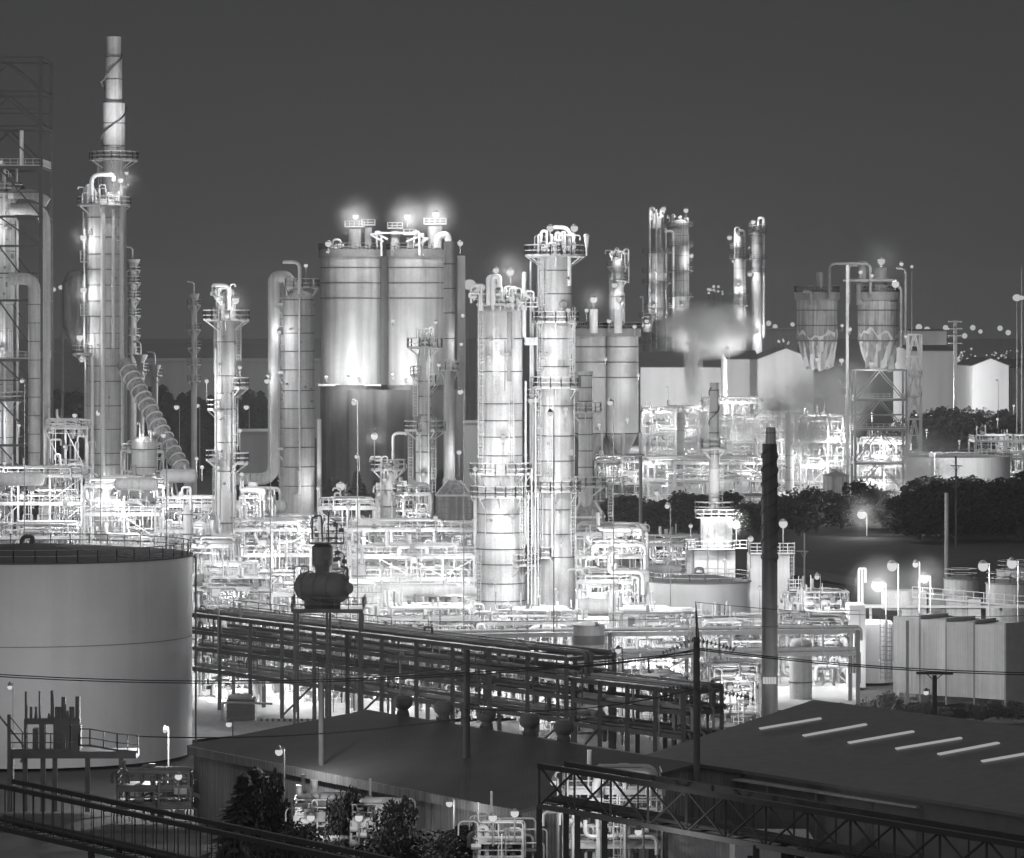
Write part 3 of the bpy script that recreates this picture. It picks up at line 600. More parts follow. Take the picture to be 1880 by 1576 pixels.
column('process_column', 'short column with a crowded railed head beside the narrow dark-topped column', 'distillation column', 713, 600, [(872, 27), (930, 28)], plats=[(862, -200, 20, 1.5), (905, -60, 60, 1.2), (915, 100, 200, 1.0)], bands=[900, 930, 970], seed=14, top_gear=14,
       ladders=[(16, 880, 1000)], pipes=[(9, 795, 850, .22, 'hook', 24, 4), (-14, 860, 1010, .12, 'v')], lamps=[(-25, 801, 6000, 1.5, 4, .5), (-6, 880, 3000, 2.5, 1, .3)], mt='cladding')
# ================================================================== TWO MAIN COLUMNS
column('process_column', 'broad bright column with a railed head and grey manhole discs, left of the taller bright column', 'distillation column', 919, 548, [(575, 78), (620, 80), (860, 84), (985, 90)], plats=[(560, -200, 20, 1.5), (870, -180, 0, 1.0), (912, -180, 0, .9), (1036, -60, 20, 1.6)], bands=[622, 682, 741, 772, 802, 836, 913, 943, 977, 1007, 1035, 1070, 1102], seed=15, top_gear=22,
       ladders=[(20, 720, 880), (-8, 575, 720)], pipes=[(16, 575, 700, .3, 'v', 0, 0, 'cladding_dull'), (22, 575, 640, .16, 'v', 0, 0, 'cladding_dull'), (-46, 915, 1180, .28, 'v'), (43, 500, 620, .3, 'v'), (46, 700, 1000, .16, 'v'), (-22, 510, 560, .35, 'hook', 10, 20), (-14, 508, 560, .35, 'hook', 12, 20)], man=[(20, 852), (-2, 898)],
       lamps=[(18, 500, 8000, 1.8, 3, .5), (-8, 497, 3000, 2, 3, .4), (12, 650, 4500, 5, 1), (-20, 655, 4500, 5, 1), (20, 945, 6500, 5, 1), (5, 800, 5500, 5, 1), (-10, 1060, 7000, 8, 2, .4), (-46, 860, 3500)], mt='cladding')
column('process_column', 'tallest bright column of the middle plant with a railed head and bent arm on top', 'distillation column', 1020, 550, [(470, 57), (478, 60), (600, 66), (770, 68), (880, 70)], plats=[(470, -200, 20, 2.0), (592, -200, 20, .9), (712, -200, 20, .9), (735, 100, 200, 1.5), (902, -200, 20, .8), (1022, 100, 260, 1.5)], bands=[497, 540, 622, 673, 745, 800, 846, 935, 980, 1022], seed=16, top_gear=24,
       ladders=[(-22, 480, 590), (-30, 600, 710), (28, 600, 700), (-10, 740, 900), (-28, 905, 1020)], pipes=[(25, 418, 525, .28, 'hook', -36, 4), (-42, 540, 1180, .22, 'v'), (-46, 480, 900, .14, 'v'), (34, 620, 1000, .1, 'v'), (-5, 905, 1020, .3, 'v')], man=[(14, 560)],
       lamps=[(-10, 420, 5500, 1.8, 4, .5), (34, 420, 5000, 1.4, 3, .5), (22, 570, 4500, 5, 1), (-18, 650, 5000, 5, 1), (18, 750, 5500, 5, 1), (-15, 870, 5500, 5, 1), (10, 990, 6500, 5, 1), (0, 1080, 7500, 7, 2, .4)], mt='cladding')
t = thing('platform_bridge', (X(975, 549), 549, 0), 'short railed bridge joining the heads of the two bright columns', 'walkway')
d = MB().box(X(962, 549), X(986, 549), 547, 549, Z(565, 549), Z(565, 549) + .15).build('deck', 'steel', t); rail_path(MB(), [(X(962, 549), 547, Z(565, 549)), (X(986, 549), 547, Z(565, 549))], 1.3, .06, 1).build('handrail', 'steel', d)
MB().box(X(963, 549), X(988, 549), 548, 549, Z(634, 549), Z(620, 549)).build('duct', 'cladding', t)
t = thing('jib_crane', P(1076, 470, 546), 'small white jib with a rounded end on the tallest bright column head', 'crane')
MB().cyl(P(1077, 470, 546), P(1077, 440, 546), .12, n=8).build('mast', 'white_paint', t)
MB().cyl(P(1077, 455, 546), P(1077, 434, 546), .2, .38, n=10).build('davit', 'white_paint', t); MB().ball(P(1077, 434, 546), .4).build('davit_head', 'white_paint', t)
t = thing('pipe_riser', (X(975, 545), 545, 0), 'bundle of thin risers with rungs between the two bright columns', 'pipes')
for dx, pt in ((970, 905), (976, 860), (983, 730), (988, 905)): MB().cyl((X(dx, 545), 545, 0), (X(dx, 545), 545, Z(pt, 545)), .1, n=6).build('pipe', 'pale_pipe', t)
ladder(t, (X(972, 544), 544, Z(1150, 544)), (X(972, 544), 544, Z(930, 544)), cage=False)
ladder(t, (X(985, 544), 544, Z(1150, 544)), (X(985, 544), 544, Z(930, 544)), cage=False)
# stack on pyramid right of main columns
column('smokestack', 'short banded chimney with two round galleries on a pyramid hood beside the bright columns', 'chimney', 1075, 612, [(682, 27), (690, 24), (760, 26), (840, 27)], bands=[690, 712, 737, 768, 798, 828, 858], dome=False, plats=[(757, -200, 20, 1.4), (893, -200, 20, 1.9)], ladders=[(46, 895, 975)], mt='cladding', seed=17, lamps=[(50, 965, 3500, 1.2, 1, .35)])
furnace('pale furnace box with a pyramid hood under the short banded chimney', 1050, 1110, 610, 920, 950, 978, 5, 24)
# ================================================================== RIGHT-MIDDLE silos
S2 = silo_group('pair of pale silos on legs with filters on top, right of the bright columns', [1084, 1142], 990, 30, 615, 795, 880, 18, (), skirt=False)
for c in (1075, 1105, 1145, 1175):
    MB().box(X(c, 985) - .3, X(c, 985) + .3, 984, 984.6, 0, Z(795, 985)).build('leg', 'dull_steel', S2)
for c in (1084, 1142): MB().lathe(X(c, 990), 990, [(.8, Z(845, 990)), (L(29, 990), Z(797, 990))], 32).build('hopper_cone', 'silo', S2)
for px, pt in ((1090, 568), (1135, 568)): MB().cyl(P(px, 612, 984), P(px, pt, 984), 1.0, n=14).build('filter_unit', 'cladding', S2)
for px, py, pw, r_ in ((1090, 550, 8000, .8), (1077, 570, 3000, .5), (1165, 600, 4000, .5), (1118, 590, 2500, .5)): lamp_part(S2, P(px, py, 980), pw, foot=2.5, r=r_, off=(0, -1.5, -.5), arm=6)
for px, py, pw in ((1100, 780, 9000), (1152, 770, 14000), (1172, 690, 16000), (1112, 660, 7000)): lamp_part(S2, P(px, py, 978), pw, foot=1, r=.4, arm=9)  # lamp on the right added as side light on the silos
column('process_column', 'slim bright column rising behind the pair of pale silos', 'distillation column', 1134, 1060, [(478, 22), (540, 27)], plats=[(490, -200, 20, 1.2), (516, -200, 20, 1)], bands=[500, 518, 545], seed=19, top_gear=6, pipes=[(14, 462, 500, .25, 'hook', -14, 3), (20, 458, 520, .25, 'hook', -8, 10)], lamps=[(-2, 475, 6000, 1.5, 2, .6), (-6, 524, 6000, 3, 1, .7), (2, 550, 6000, 3, 1, .6)])
# ================================================================== FAR COLUMNS
def far_col(label, px, Y, prof, seed, plats, lamps, pipes=(), mt='cladding_dull', ladders=()):
    return column('process_column', label, 'distillation column', px, Y, prof, plats=[(q, -200, 20, 1.6) for q in plats], bands=[p + 18 for p in plats], seed=seed, top_gear=6, pipes=pipes, lamps=[(q[0], q[1], q[2] * 2.2) + tuple(q[3:]) for q in lamps], mt=mt, rail_mt='dull_steel')
far_col('dull twin-diameter column, leftmost of the far four, with a bent lamp arm', 1206, 1500, [(400, 16), (458, 20), (465, 38)], 20, [420, 465, 500, 520, 565, 590, 618], [(12, 384, 9000, 2, 5, .9), (-10, 402, 3000, 2, 1, .6), (-4, 500, 5000, 6, 1, .3), (-6, 560, 5000, 6, 1, .3)], pipes=[(-14, 382, 640, .4, 'hook', 8, 6), (-2, 385, 640, .35, 'v'), (16, 420, 640, .3, 'v')])
far_col('dull stout column with a lamp on its flank, second of the far four', 1247, 1510, [(412, 34), (430, 36)], 21, [415, 452, 498, 545, 592], [(12, 387, 9000, 2, 5, .9), (0, 400, 2500, 2, 1, .5), (22, 470, 8000, 2, 2, .8), (4, 560, 6000, 7, 1, .3)], pipes=[(-12, 425, 640, .5, 'hook', -14, 3)])
far_col('slim bright column with a hooked pipe, third of the far four', 1357, 1500, [(436, 18), (470, 20)], 22, [455, 475, 540, 560], [(-18, 437, 9000, 2, 1, .9), (-2, 522, 9000, 3.5, 1, .7), (-12, 480, 3000, 3, 1, .5), (2, 565, 7000, 3.5, 1, .6), (4, 610, 7000, 3.5, 1, .6)], pipes=[(10, 424, 640, .45, 'hook', -12, 10), (-8, 418, 470, .3, 'hook', 8, 5)], mt='cladding')
far_col('slim bright column with a looped pipe, tallest right one of the far four', 1390, 1510, [(428, 18), (450, 19)], 23, [415, 430, 475, 500], [(-8, 408, 9000, 2.2, 2, .8), (-14, 504, 9000, 3, 1, .9), (-16, 455, 3000, 3, 1, .4), (-2, 610, 8000, 4, 1, .5)], pipes=[(12, 400, 620, .5, 'hook', -10, 14)], mt='cladding')
far_col('short far column with an arm, beside the first dull column', 1189, 1480, [(580, 16)], 24, [582, 610, 630], [(-2, 590, 4500, 2.5, 0, .8)], pipes=[(-9, 545, 600, .3, 'hook', -4, 3)])
# ================================================================== FAR SHEDS
def box_shed(label, px0, px1, Y, depth, py_eave, rise_px, mt='shed_plain', roof='roof_dark', gable=False, skew=0.0, name='shed', wy1=None):
    """gable=False: ridge runs along X; gable=True: the gable end faces the viewer"""
    x0, x1 = X(px0, Y), X(px1, Y); ze = Z(py_eave, Y); zr = ze + L(rise_px, Y)
    if not gable: return wall_shed(name, label, 'shed', (x0, Y, ze), (x1, Y, ze), (x0, Y + depth / 2, zr), (x1, Y + depth / 2, zr), mt, roof)
    xm = (x0 + x1) / 2; return wall_shed(name, label, 'shed', (x0, Y + depth, ze), (x0, Y, ze), (xm, Y + depth, zr), (xm, Y, zr), mt, roof)
box_shed('long pale far shed with a dark roof under the steam cloud', 1176, 1366, 1400, 60, 675, 27, name='long_shed')
box_shed('pale far shed with its gable end toward the plant, next to the long shed', 1392, 1494, 1340, 55, 660, 20, gable=True)
box_shed('pale side wing of the far gabled shed with a dark sloping roof', 1335, 1391, 1352, 40, 660, 14)
box_shed('long grey far warehouse behind the dark conifers', 240, 600, 1500, 80, 664, 3, mt='shed_plain', roof='shed_plain', name='warehouse')
box_shed('pale block shed beyond the lattice tower with fabric silos', 1668, 1750, 1250, 50, 645, 9, name='warehouse')
box_shed('flat pale far warehouse behind the fabric-wrapped silos', 1675, 1738, 1500, 60, 608, 2, name='warehouse')
box_shed('pale gabled far shed near the right edge with a dark roof', 1786, 1852, 1180, 45, 672, 13, gable=True)
box_shed('dark-fronted far shed wing at the right edge', 1853, 1960, 1190, 40, 675, 14, mt='cladding_dull')
box_shed('pale low far warehouse on the skyline behind the third far column', 1400, 1464, 1700, 60, 605, 1, roof='shed_plain', name='warehouse')
box_shed('low pale shed between slim column and stout column', 440, 505, 800, 20, 795, 2, roof='shed_plain')
box_shed('pale small block building right of the silo block', 853, 885, 900, 20, 778, 1, roof='shed_plain')
# ================================================================== FABRIC SILOS right, with lattice tower under
S3 = silo_group('twin dull silos half wrapped in loose sheeting above the lattice tower', [1500, 1612], 1000, 37, 548, 625, 680, 25, (), skirt=False, mt='cladding_dull')
for c in (1500, 1612):
    MB().lathe(X(c, 1000), 1000, [(L(20, 1000), Z(678, 1000)), (L(30, 1000), Z(650, 1000)), (L(36, 1000), Z(625, 1000))], 40).build('hopper_cone', 'cladding_dull', S3)
    rr = random.Random(c); vs = []; n = 20
    for j in range(5):
        for i in range(n + 1):
            a = R(-160 + (210 if c > 1550 else 150) * i / n); q = L(38, 1000) * (1.0 - .08 * j + .05 * math.sin(i * 1.9 + j) * j); vs.append((X(c, 1000) + q * math.cos(a), 1000 + q * math.sin(a), Z(612 + 16 * j + 4 * math.sin(i * 1.3) + 5 * math.sin(i * .37 + c) + (rr.uniform(-4, 4) if j in (0, 4) else 0), 1000)))
    MB().add(vs, [(j * (n + 1) + i, j * (n + 1) + i + 1, (j + 1) * (n + 1) + i + 1, (j + 1) * (n + 1) + i) for j in range(4) for i in range(n)]).build('sheeting', 'shed_plain', S3)
for pts in ([(1523, 548), (1523, 484), (1598, 484), (1598, 540)], [(1558, 560), (1558, 487), (1575, 487)], [(1548, 515), (1640, 515)], [(1488, 560), (1488, 535), (1474, 535)], [(1663, 620), (1663, 495), (1645, 492)], [(1655, 640), (1655, 528), (1640, 520)]):
    MB().tube([P(a, b, 994) for a, b in pts], .35, 8, bend=1.5).build('pipe', 'dull_steel', S3)
for pa, pb, pt, pbm in ((1600, 1632, 492, 530), (1575, 1596, 480, 510), (1497, 1512, 500, 540), (1570, 1590, 520, 545)): MB().cyl(P((pa + pb) / 2, pbm + 15, 998), P((pa + pb) / 2, pt, 998), L(pb - pa, 998) / 2.3, n=14).build('filter_unit', 'dull_steel', S3)
MB().box(X(1553, 990), X(1558, 990), 989.5, 990.2, Z(870, 990), Z(487, 990)).build('mast', 'steel', S3)
for px, py, pw, r_ in ((1618, 480, 26000, .9), (1655, 485, 2500, .5), (1580, 500, 2500, .5), (1644, 522, 7000, .9), (1601, 507, 1500, .4), (1560, 605, 2500, .5), (1546, 598, 2500, .4), (1600, 668, 9000, .6), (1545, 662, 4000, .6), (1663, 618, 2500, .4), (1500, 660, 5000, .5)): lamp_part(S3, P(px, py, 985), pw, foot=1.2, r=r_, off=(0, -1.4, -.4), arm=9)
lattice('open steel support tower below the fabric-wrapped silos', 1617, 985, 94, [680, 735, 790, 852, 905], leg=.5, depth=9, name='support_tower', mt='dull_steel', decks=(735, 790, 852))
lattice('narrow bright stair tower beside the steel support tower', 1680, 990, 24, [615, 655, 692, 730, 770, 830], leg=.35, depth=4, name='stair_tower', mt='steel', decks=(692, 730))
t = thing('lattice_mast', (X(1752, 1150), 1150, 0), 'thin mast with small landings left of the right-edge gabled shed', 'mast')
MB().bar((X(1754, 1150), 1150, 0), P(1754, 588, 1150), .9).build('mast', 'steel', t)
for q in (592, 605, 618, 632): MB().box(X(1742, 1148), X(1766, 1148), 1147, 1150, Z(q, 1148), Z(q, 1148) + .35).build('landing', 'steel', t)
tank('big pale far tank with painted digits half hidden by trees', 1760, 905, 94, 838, .8, roof='shed_plain', mt='white_paint', railmt='steel', n=64)
f = bpy.data.curves.new('digits', 'FONT'); f.body = '310'; f.size = 2.2; f.extrude = .03; fo = bpy.data.objects.new('painted_digits', f); col.objects.link(fo)
fo.location = (X(1792, 894), 893.2, Z(890, 894)); fo.rotation_euler = (R(90), 0, 0); f.materials.append(MATS['dull_steel']); T9 = [o for o in bpy.data.objects if o.get('label', '').startswith('big pale far tank')][0]
bpy.context.view_layer.update(); me = bpy.data.meshes.new_from_object(fo.evaluated_get(bpy.context.evaluated_depsgraph_get())); f2 = bpy.data.objects.new('painted_digits', me); f2.location = fo.location; f2.rotation_euler = fo.rotation_euler; bpy.data.objects.remove(fo); fo = f2; col.objects.link(fo)
fo.parent = T9; fo.matrix_parent_inverse = Matrix.Translation(-Vector(T9.location))
tank('small dull tank with a cone roof between trees and support tower', 1535, 930, 24, 873, 1.0, mt='cladding_dull', roof='dull_steel', rail=False, n=40)
# ================================================================== SMALL TANK + FURNACE STACK BUILDING
T2 = tank('medium pale tank with a dark cone roof and handrail, right of the bright columns', 1283, 545, 95, 1066, 1.0, roof='dark_steel', mt='tank_paint', railmt='steel', hook=0, n=72)
column('smokestack', 'thin pale chimney with strakes near its top, standing on a tiered furnace', 'chimney', 1311, 604, [(703, 16), (718, 16), (760, 17), (850, 18), (935, 20)], bands=[717, 757, 795, 834, 873], dome=False, plats=[(824, -200, 20, 1.2), (940, -200, 20, 2.2)], mt='cladding', seed=26, base=20, ladders=[(12, 860, 935)], man=())
strake([o for o in bpy.data.objects if o.get('label', '').startswith('thin pale chimney')][0], 1311, 604, lambda py: 17, 1.5, 712, 795, ph=1.0, w=.15)
t = thing('furnace', (X(1311, 600), 600, 0), 'tiered pale furnace carrying the thin straked chimney, behind the medium tank', 'furnace')
MB().box(X(1275, 600), X(1350, 600), 600, 606, 0, Z(1012, 600)).build('casing', 'white_paint', t)
MB().box(X(1288, 600), X(1345, 600), 601, 605, Z(1011.9, 600) + .02, Z(952, 600)).build('upper_casing', 'white_paint', t)
MB().box(X(1262, 600), X(1278, 600), 600.5, 606.5, 0, Z(990, 600)).build('duct', 'cladding', t)
for pxs, pq in (((1262, 1350), 1010), ((1278, 1348), 952), ((1256, 1276), 1006), ((1345, 1372), 1008)):
    d = MB().box(X(pxs[0], 598), X(pxs[1], 598), 598, 600.5, Z(pq, 598), Z(pq, 598) + .12).build('gallery', 'steel', t)
    rail_path(MB(), [(X(pxs[0], 598), 600, Z(pq, 598)), (X(pxs[0], 598), 598, Z(pq, 598)), (X(pxs[1], 598), 598, Z(pq, 598)), (X(pxs[1], 598), 600, Z(pq, 598))], 1.25, .06, 1.1).build('handrail', 'steel', d)
m = MB(); [m.bar((X(q, 599.8), 599.8, Z(1100, 600)), (X(q, 599.8), 599.8, Z(960, 600)), .08) for q in (1300, 1318, 1333)]; m.build('stiffener', 'dull_steel', t)
for px, py, pw, r_ in ((1352, 965, 22000, .6), (1268, 966, 2000, .3), (1300, 985, 5000, .3), (1330, 1030, 5000, .3)): lamp_part(t, P(px, py, 595), pw, foot=3.0, r=r_)
fl = [o for o in t.children if o.name.startswith('lamp')][0]; spot(P(1350, 968, 592), P(1311, 830, 604), 42000, 100, fl, 1.0)  # beam added to brighten the thin chimney
t = thing('furnace', (X(1420, 560), 560, 0), 'pale boxy furnace block with railed galleries behind the dark chimney', 'furnace')
MB().box(X(1378, 560), X(1449, 560), 560, 568, 0, Z(1020, 560)).build('casing', 'white_paint', t)
for pxs, pq in (((1376, 1460), 1018), ((1448, 1472), 1085)):
    d = MB().box(X(pxs[0], 558), X(pxs[1], 558), 558, 560.5, Z(pq, 558), Z(pq, 558) + .12).build('gallery', 'steel', t)
    rail_path(MB(), [(X(pxs[0], 558), 560, Z(pq, 558)), (X(pxs[0], 558), 558, Z(pq, 558)), (X(pxs[1], 558), 558, Z(pq, 558)), (X(pxs[1], 558), 560, Z(pq, 558))], 1.5, .06, 1.1, levels=(.33, .66, 1)).build('handrail', 'steel', d)
ladder(t, (X(1453, 558), 558, Z(1085, 558)), (X(1453, 558), 558, Z(1020, 558)))
for px, py, pw, r_ in ((1438, 962, 6000, .6), (1378, 990, 2500, .4), (1395, 1080, 4000, .3), (1440, 1090, 4000, .3)): lamp_part(t, P(px, py, 555), pw, foot=4.0, r=r_)
# dark straked chimney
D = column('smokestack', 'dark chimney wrapped in spiral strakes with a band of glowing pale marks at its foot', 'chimney', 1413, 410, [(815, 27), (870, 29), (1000, 29), (1200, 30)], bands=[1026, 1150], dome=False, mt='chimney_dark', seed=27)
strake(D, 1413, 410, lambda py: 29, 4.0, 818, 1030, ph=2.2, w=.1, th=.07)
strake(D, 1413, 410, lambda py: 29, 4.0, 818, 1030, ph=2.2 + math.pi, w=.1, th=.07)
m = MB(); [m.box(X(1413 + q, 409) - .11, X(1413 + q, 409) + .11, 408.9 - .0, 409.3, Z(1256, 409), Z(1244, 409)) for q in (-10, -5, 0, 5, 10)]; m.build('glow_mark', 'pale_glow', D)  # pale band marks with their own emission
column('smokestack', 'stubby far chimney with a strake and steam around its head, behind the dark chimney', 'chimney', 1415, 700, [(785, 18), (800, 19)], bands=[795], dome=False, mt='cladding_dull', seed=28)
# ================================================================== PROCESS STEELWORK (the bright clutter)
PU = process_unit
PU('bright two-tier steelwork behind the big tank, under the lattice tower', -25, 150, 660, 9, (7, 12.5, 17), 31, npipe=57, nvert=28, lamps=((45, 905, 7000), (120, 930, 9000), (10, 850, 6000)))
PU('bright steelwork at the foot of the thick banded column', 155, 300, 655, 9, (6, 11, 15.5), 32, npipe=57, nvert=25, lamps=((205, 912, 9000), (290, 905, 9000), (250, 950, 7000)))
PU('crowded pipe deck between the inclined tube and the slim column', 285, 400, 640, 9, (5, 9, 13), 33, npipe=51, nvert=22, lamps=((362, 842, 6000), (372, 858, 4000), (330, 940, 6000)))
PU('narrow steel unit just right of the big tank rim', 350, 440, 560, 8, (6, 11), 34, npipe=44, nvert=22, lamps=((378, 1000, 6000), (400, 1090, 6000)))
PU('long pipe deck left of the drum tower, beyond the dark pipe rack', 430, 570, 565, 9, (5, 9.5, 13), 35, npipe=62, nvert=32, lamps=((480, 1010, 6500), (560, 965, 8000), (520, 1080, 7000)))
PU('long pipe deck with wide pale pipes right of the drum tower', 640, 875, 575, 8, (5, 9, 12.5), 36, npipe=62, nvert=25, lamps=((690, 1000, 6000), (800, 950, 5000), (760, 1010, 5000)))
PU('low steelwork with a blazing floodlight between drum tower and bright columns', 640, 870, 500, 8, (4, 8), 37, npipe=57, nvert=28, lamps=((700, 1090, 16000), (840, 1100, 6000)))
PU('pipe deck behind the elbow-pipe column foot', 430, 590, 655, 7, (6, 9.5), 38, npipe=26, nvert=8, lamps=((460, 945, 6000), (560, 955, 6000)))
PU('railed steel platform right of the tallest bright column', 1058, 1188, 570, 8, (5, 9, 12.2), 39, npipe=57, nvert=22, lamps=((1120, 1010, 6500), (1160, 970, 3000), (1100, 1060, 7000)))
PU('low bright steelwork at the feet of the two bright columns', 870, 1190, 500, 6, (4,), 40, npipe=37, nvert=25, lamps=((1000, 1140, 7000), (1120, 1130, 7000)))
for k, (a, b, yy, lv, lab, lm) in enumerate(((82, 160, 692, (9, 16, 24), 'upright steel frame between lattice tower and thick banded column', ((120, 820, 6000),)), (222, 300, 690, (8, 14, 20), 'upright steel frame under the inclined tube', ((262, 800, 6000),)), (300, 392, 665, (6, 11), 'railed deck below the lower end of the inclined tube', ((350, 900, 6000),)), (440, 500, 625, (6, 11, 15), 'steel frame behind the bend of the goose-neck pipe', ((470, 925, 5000),)),
        (585, 690, 610, (5, 10, 14), 'steel frame left of the short crowded column', ((640, 930, 6000),)), (690, 790, 612, (6, 11, 16), 'steel frame around the foot of the narrow dark-topped column', ((730, 920, 6000),)), (800, 875, 605, (5, 9), 'steel frame before the pyramid-hood furnace', ((850, 985, 6000),)), (640, 870, 535, (4, 8, 11), 'middle steelwork under the wide pale pipes', ((700, 1040, 7000), (820, 1040, 7000))),
        (355, 470, 530, (5, 9), 'middle steelwork at the foot of the slim column', ((410, 1080, 7000),)), (470, 600, 525, (4, 8), 'middle steelwork left of the drum tower', ((530, 1090, 7000),)), (1060, 1190, 530, (4, 8), 'middle steelwork below the railed steel platform', ((1130, 1080, 7000),)), (1180, 1290, 620, (4, 8), 'low steelwork between platform and straked chimney furnace', ((1230, 1050, 5000),)), (1450, 1560, 520, (3, 6), 'low steelwork right of the boxy furnace block', ((1500, 1110, 5000),)))):
    PU(lab, a, b, yy, 7, lv, 150 + k, bay=4.5, npipe=44, nvert=26, lamps=lm, postw=.26)
for k, (a, b, yy, lv, lab, lm) in enumerate((
        (1180, 1300, 1060, (7, 13, 19), 'far crowded steelwork below the long pale shed', ((1200, 760, 16000), (1260, 790, 16000), (1285, 738, 20000))),
        (1290, 1400, 1080, (8, 15, 21), 'far crowded steelwork behind the thin straked chimney', ((1340, 745, 12000), (1330, 800, 12000), (1375, 730, 6000))),
        (1390, 1480, 1010, (7, 13, 19), 'far bright steelwork behind the head of the dark chimney', ((1430, 760, 22000), (1445, 820, 16000))),
        (1470, 1570, 1000, (7, 13, 18), 'far bright steelwork left of the steel support tower', ((1500, 745, 36000), (1530, 800, 34000), (1500, 850, 24000))),
        (1575, 1672, 1020, (6, 12), 'far bright steelwork inside the steel support tower', ((1600, 760, 34000), (1640, 830, 34000), (1610, 880, 24000))),
        (1672, 1780, 960, (5, 10), 'far pale pipework behind the tank with painted digits', ((1700, 790, 14000), (1760, 810, 9000))),
        (1190, 1330, 1180, (7, 13), 'distant high steelwork just before the long pale shed wall', ((1240, 745, 16000),)), (1330, 1470, 1190, (7, 13), 'distant high steelwork before the far gabled shed wall', ((1400, 745, 16000),)), (1470, 1570, 1120, (8, 14), 'distant high steelwork left of the sheeted silos tower', ((1520, 745, 16000),)),
        (1790, 1900, 930, (6, 11, 15), 'far railed steelwork near the right edge above the trees', ((1830, 770, 8000), (1860, 745, 8000))),
        (1180, 1420, 930, (6, 10), 'far pipe deck above the dark tree line, centre', ((1200, 850, 9000), (1300, 860, 9000), (1390, 850, 9000))),
        (1095, 1190, 940, (5, 10), 'dim pipe deck below the legs of the pale silos', ((1160, 865, 6000),)))):
    PU(lab, a, b, yy, 12, lv, 50 + k, bay=7, npipe=60, nvert=34, lamps=lm, postw=.4)
for k, (a, b, yy, lv, lab, lm) in enumerate((
        (350, 520, 500, (5, 9), 'tangled pipework seen through the left bays of the dark rack', ((400, 1230, 7000), (480, 1250, 7000))),
        (500, 700, 490, (5, 9), 'tangled pipework seen through the middle bays of the dark rack', ((560, 1250, 7000), (650, 1240, 7000))),
        (690, 880, 470, (4, 7.5), 'tangled pipework beyond the warehouse roof vents', ((740, 1240, 7000), (830, 1260, 6000))),
        (900, 1060, 470, (4, 7), 'tangled pipework left of the banded white tank', ((950, 1230, 6000), (1020, 1250, 6000))),
        (1120, 1280, 470, (4, 7), 'tangled pipework right of the banded white tank', ((1180, 1220, 7000), (1250, 1215, 7000))),
        (1280, 1410, 460, (4, 7), 'tangled pipework left of the dark chimney foot', ((1300, 1230, 6500), (1370, 1215, 6500))),
        (1425, 1560, 465, (4, 7), 'tangled pipework right of the dark chimney foot', ((1450, 1230, 6000), (1540, 1190, 6000))))):
    PU(lab, a, b, yy, 7, lv, 70 + k, bay=5, npipe=60, nvert=40, lamps=lm, postw=.3)
for k, (a, b, yy, lab, lm) in enumerate(((360, 470, 450, 'low yard pipework beside the big tank wall, under the dark rack', ((420, 1262, 9000),)), (478, 640, 446, 'low yard pipework below the drum tower', ((560, 1270, 9000),)), (650, 800, 436, 'low yard pipework behind the first ventilator', ((700, 1265, 9000),)), (806, 950, 425, 'low yard pipework behind the middle ventilators', ((900, 1270, 8000),)),
        (955, 1060, 412, 'low yard pipework behind the last ventilator', ((1000, 1290, 6000),)), (1125, 1260, 405, 'low yard pipework at the end of the dark rack', ((1150, 1290, 4000),)), (1290, 1395, 420, 'low yard pipework between spired pole and dark chimney', ((1340, 1260, 6000),)))):
    PU(lab, a, b, yy, 5, (2.6, 5.2), 120 + k, bay=4, npipe=50, nvert=44, lamps=lm, postw=.2, pmt='steel')
t = thing('pump_skid', (X(427, 425), 425, 0), 'boxed machine skid on the bright yard left of the warehouse', 'machine')
MB().box(X(416, 425), X(468, 425), 425, 428, .1, 2.2).build('housing', 'dull_steel', t); MB().box(X(418, 425), X(462, 425), 424.9, 428.1, 2.25, 2.5).build('lid', 'steel', t); m = MB(); [m.box(X(416, 425), X(468, 425), 424.9, 424.98, z, z + .1) for z in (.5, .95, 1.4, 1.85)]; m.build('louver', 'dark_steel', t)
MB().tube([P(408, 1330, 424), P(408, 1290, 424), P(500, 1292, 424)], .12, 8, bend=.4).build('pipe', 'steel', t)
t = thing('kerb_barrier', (X(520, 424), 424, 0), 'low kerb painted in alternating dark and pale blocks on the bright yard', 'barrier')
for k in range(20): x = X(472, 424) + k * .3; MB().box(x, x + .28, 424, 424.2, .03, .3).build('block', 'black_paint' if k % 2 else 'white_paint', t)
# fat vessels standing or lying in it
for lab, px, py, Y, r, ln, ax in (('pale drum on the pipe deck left of the drum tower', 470, 930, 645, 1.0, 9, 'x'), ('long pale exchanger on the pipe deck right of the drum tower', 800, 1012, 565, .8, 18, 'x'), ('pale exchanger at the foot of the slim column', 430, 1075, 545, 1.0, 5, 'x'),
        ('fat pale drum behind the single dark utility pole, right of the banded tank', 1340, 1275, 440, 1.5, 4, 'd'), ('rusty vessel behind the tangled pipes by the long deck', 1170, 1265, 445, 1.2, 3, 'y'), ('long pale header below the furnace block gallery', 1490, 1100, 550, .6, 8, 'x'),
        ('pale drum on the steelwork under the lattice tower', 30, 880, 655, 1.1, 8, 'x'), ('pale drum near the elbow of the goose-neck pipe', 250, 890, 650, 1.0, 6, 'x'), ('long grey header above the low steelwork', 780, 1085, 498, .7, 12, 'x'), ('pale drum right of the tallest column foot', 1100, 1115, 520, 1.1, 5, 'x'),
        ('pale header right of the steel platform by the medium tank', 1210, 1045, 575, .6, 6, 'x')):
    drum(lab, P(px, py, Y), r, ln, ax=ax, mt='cladding')
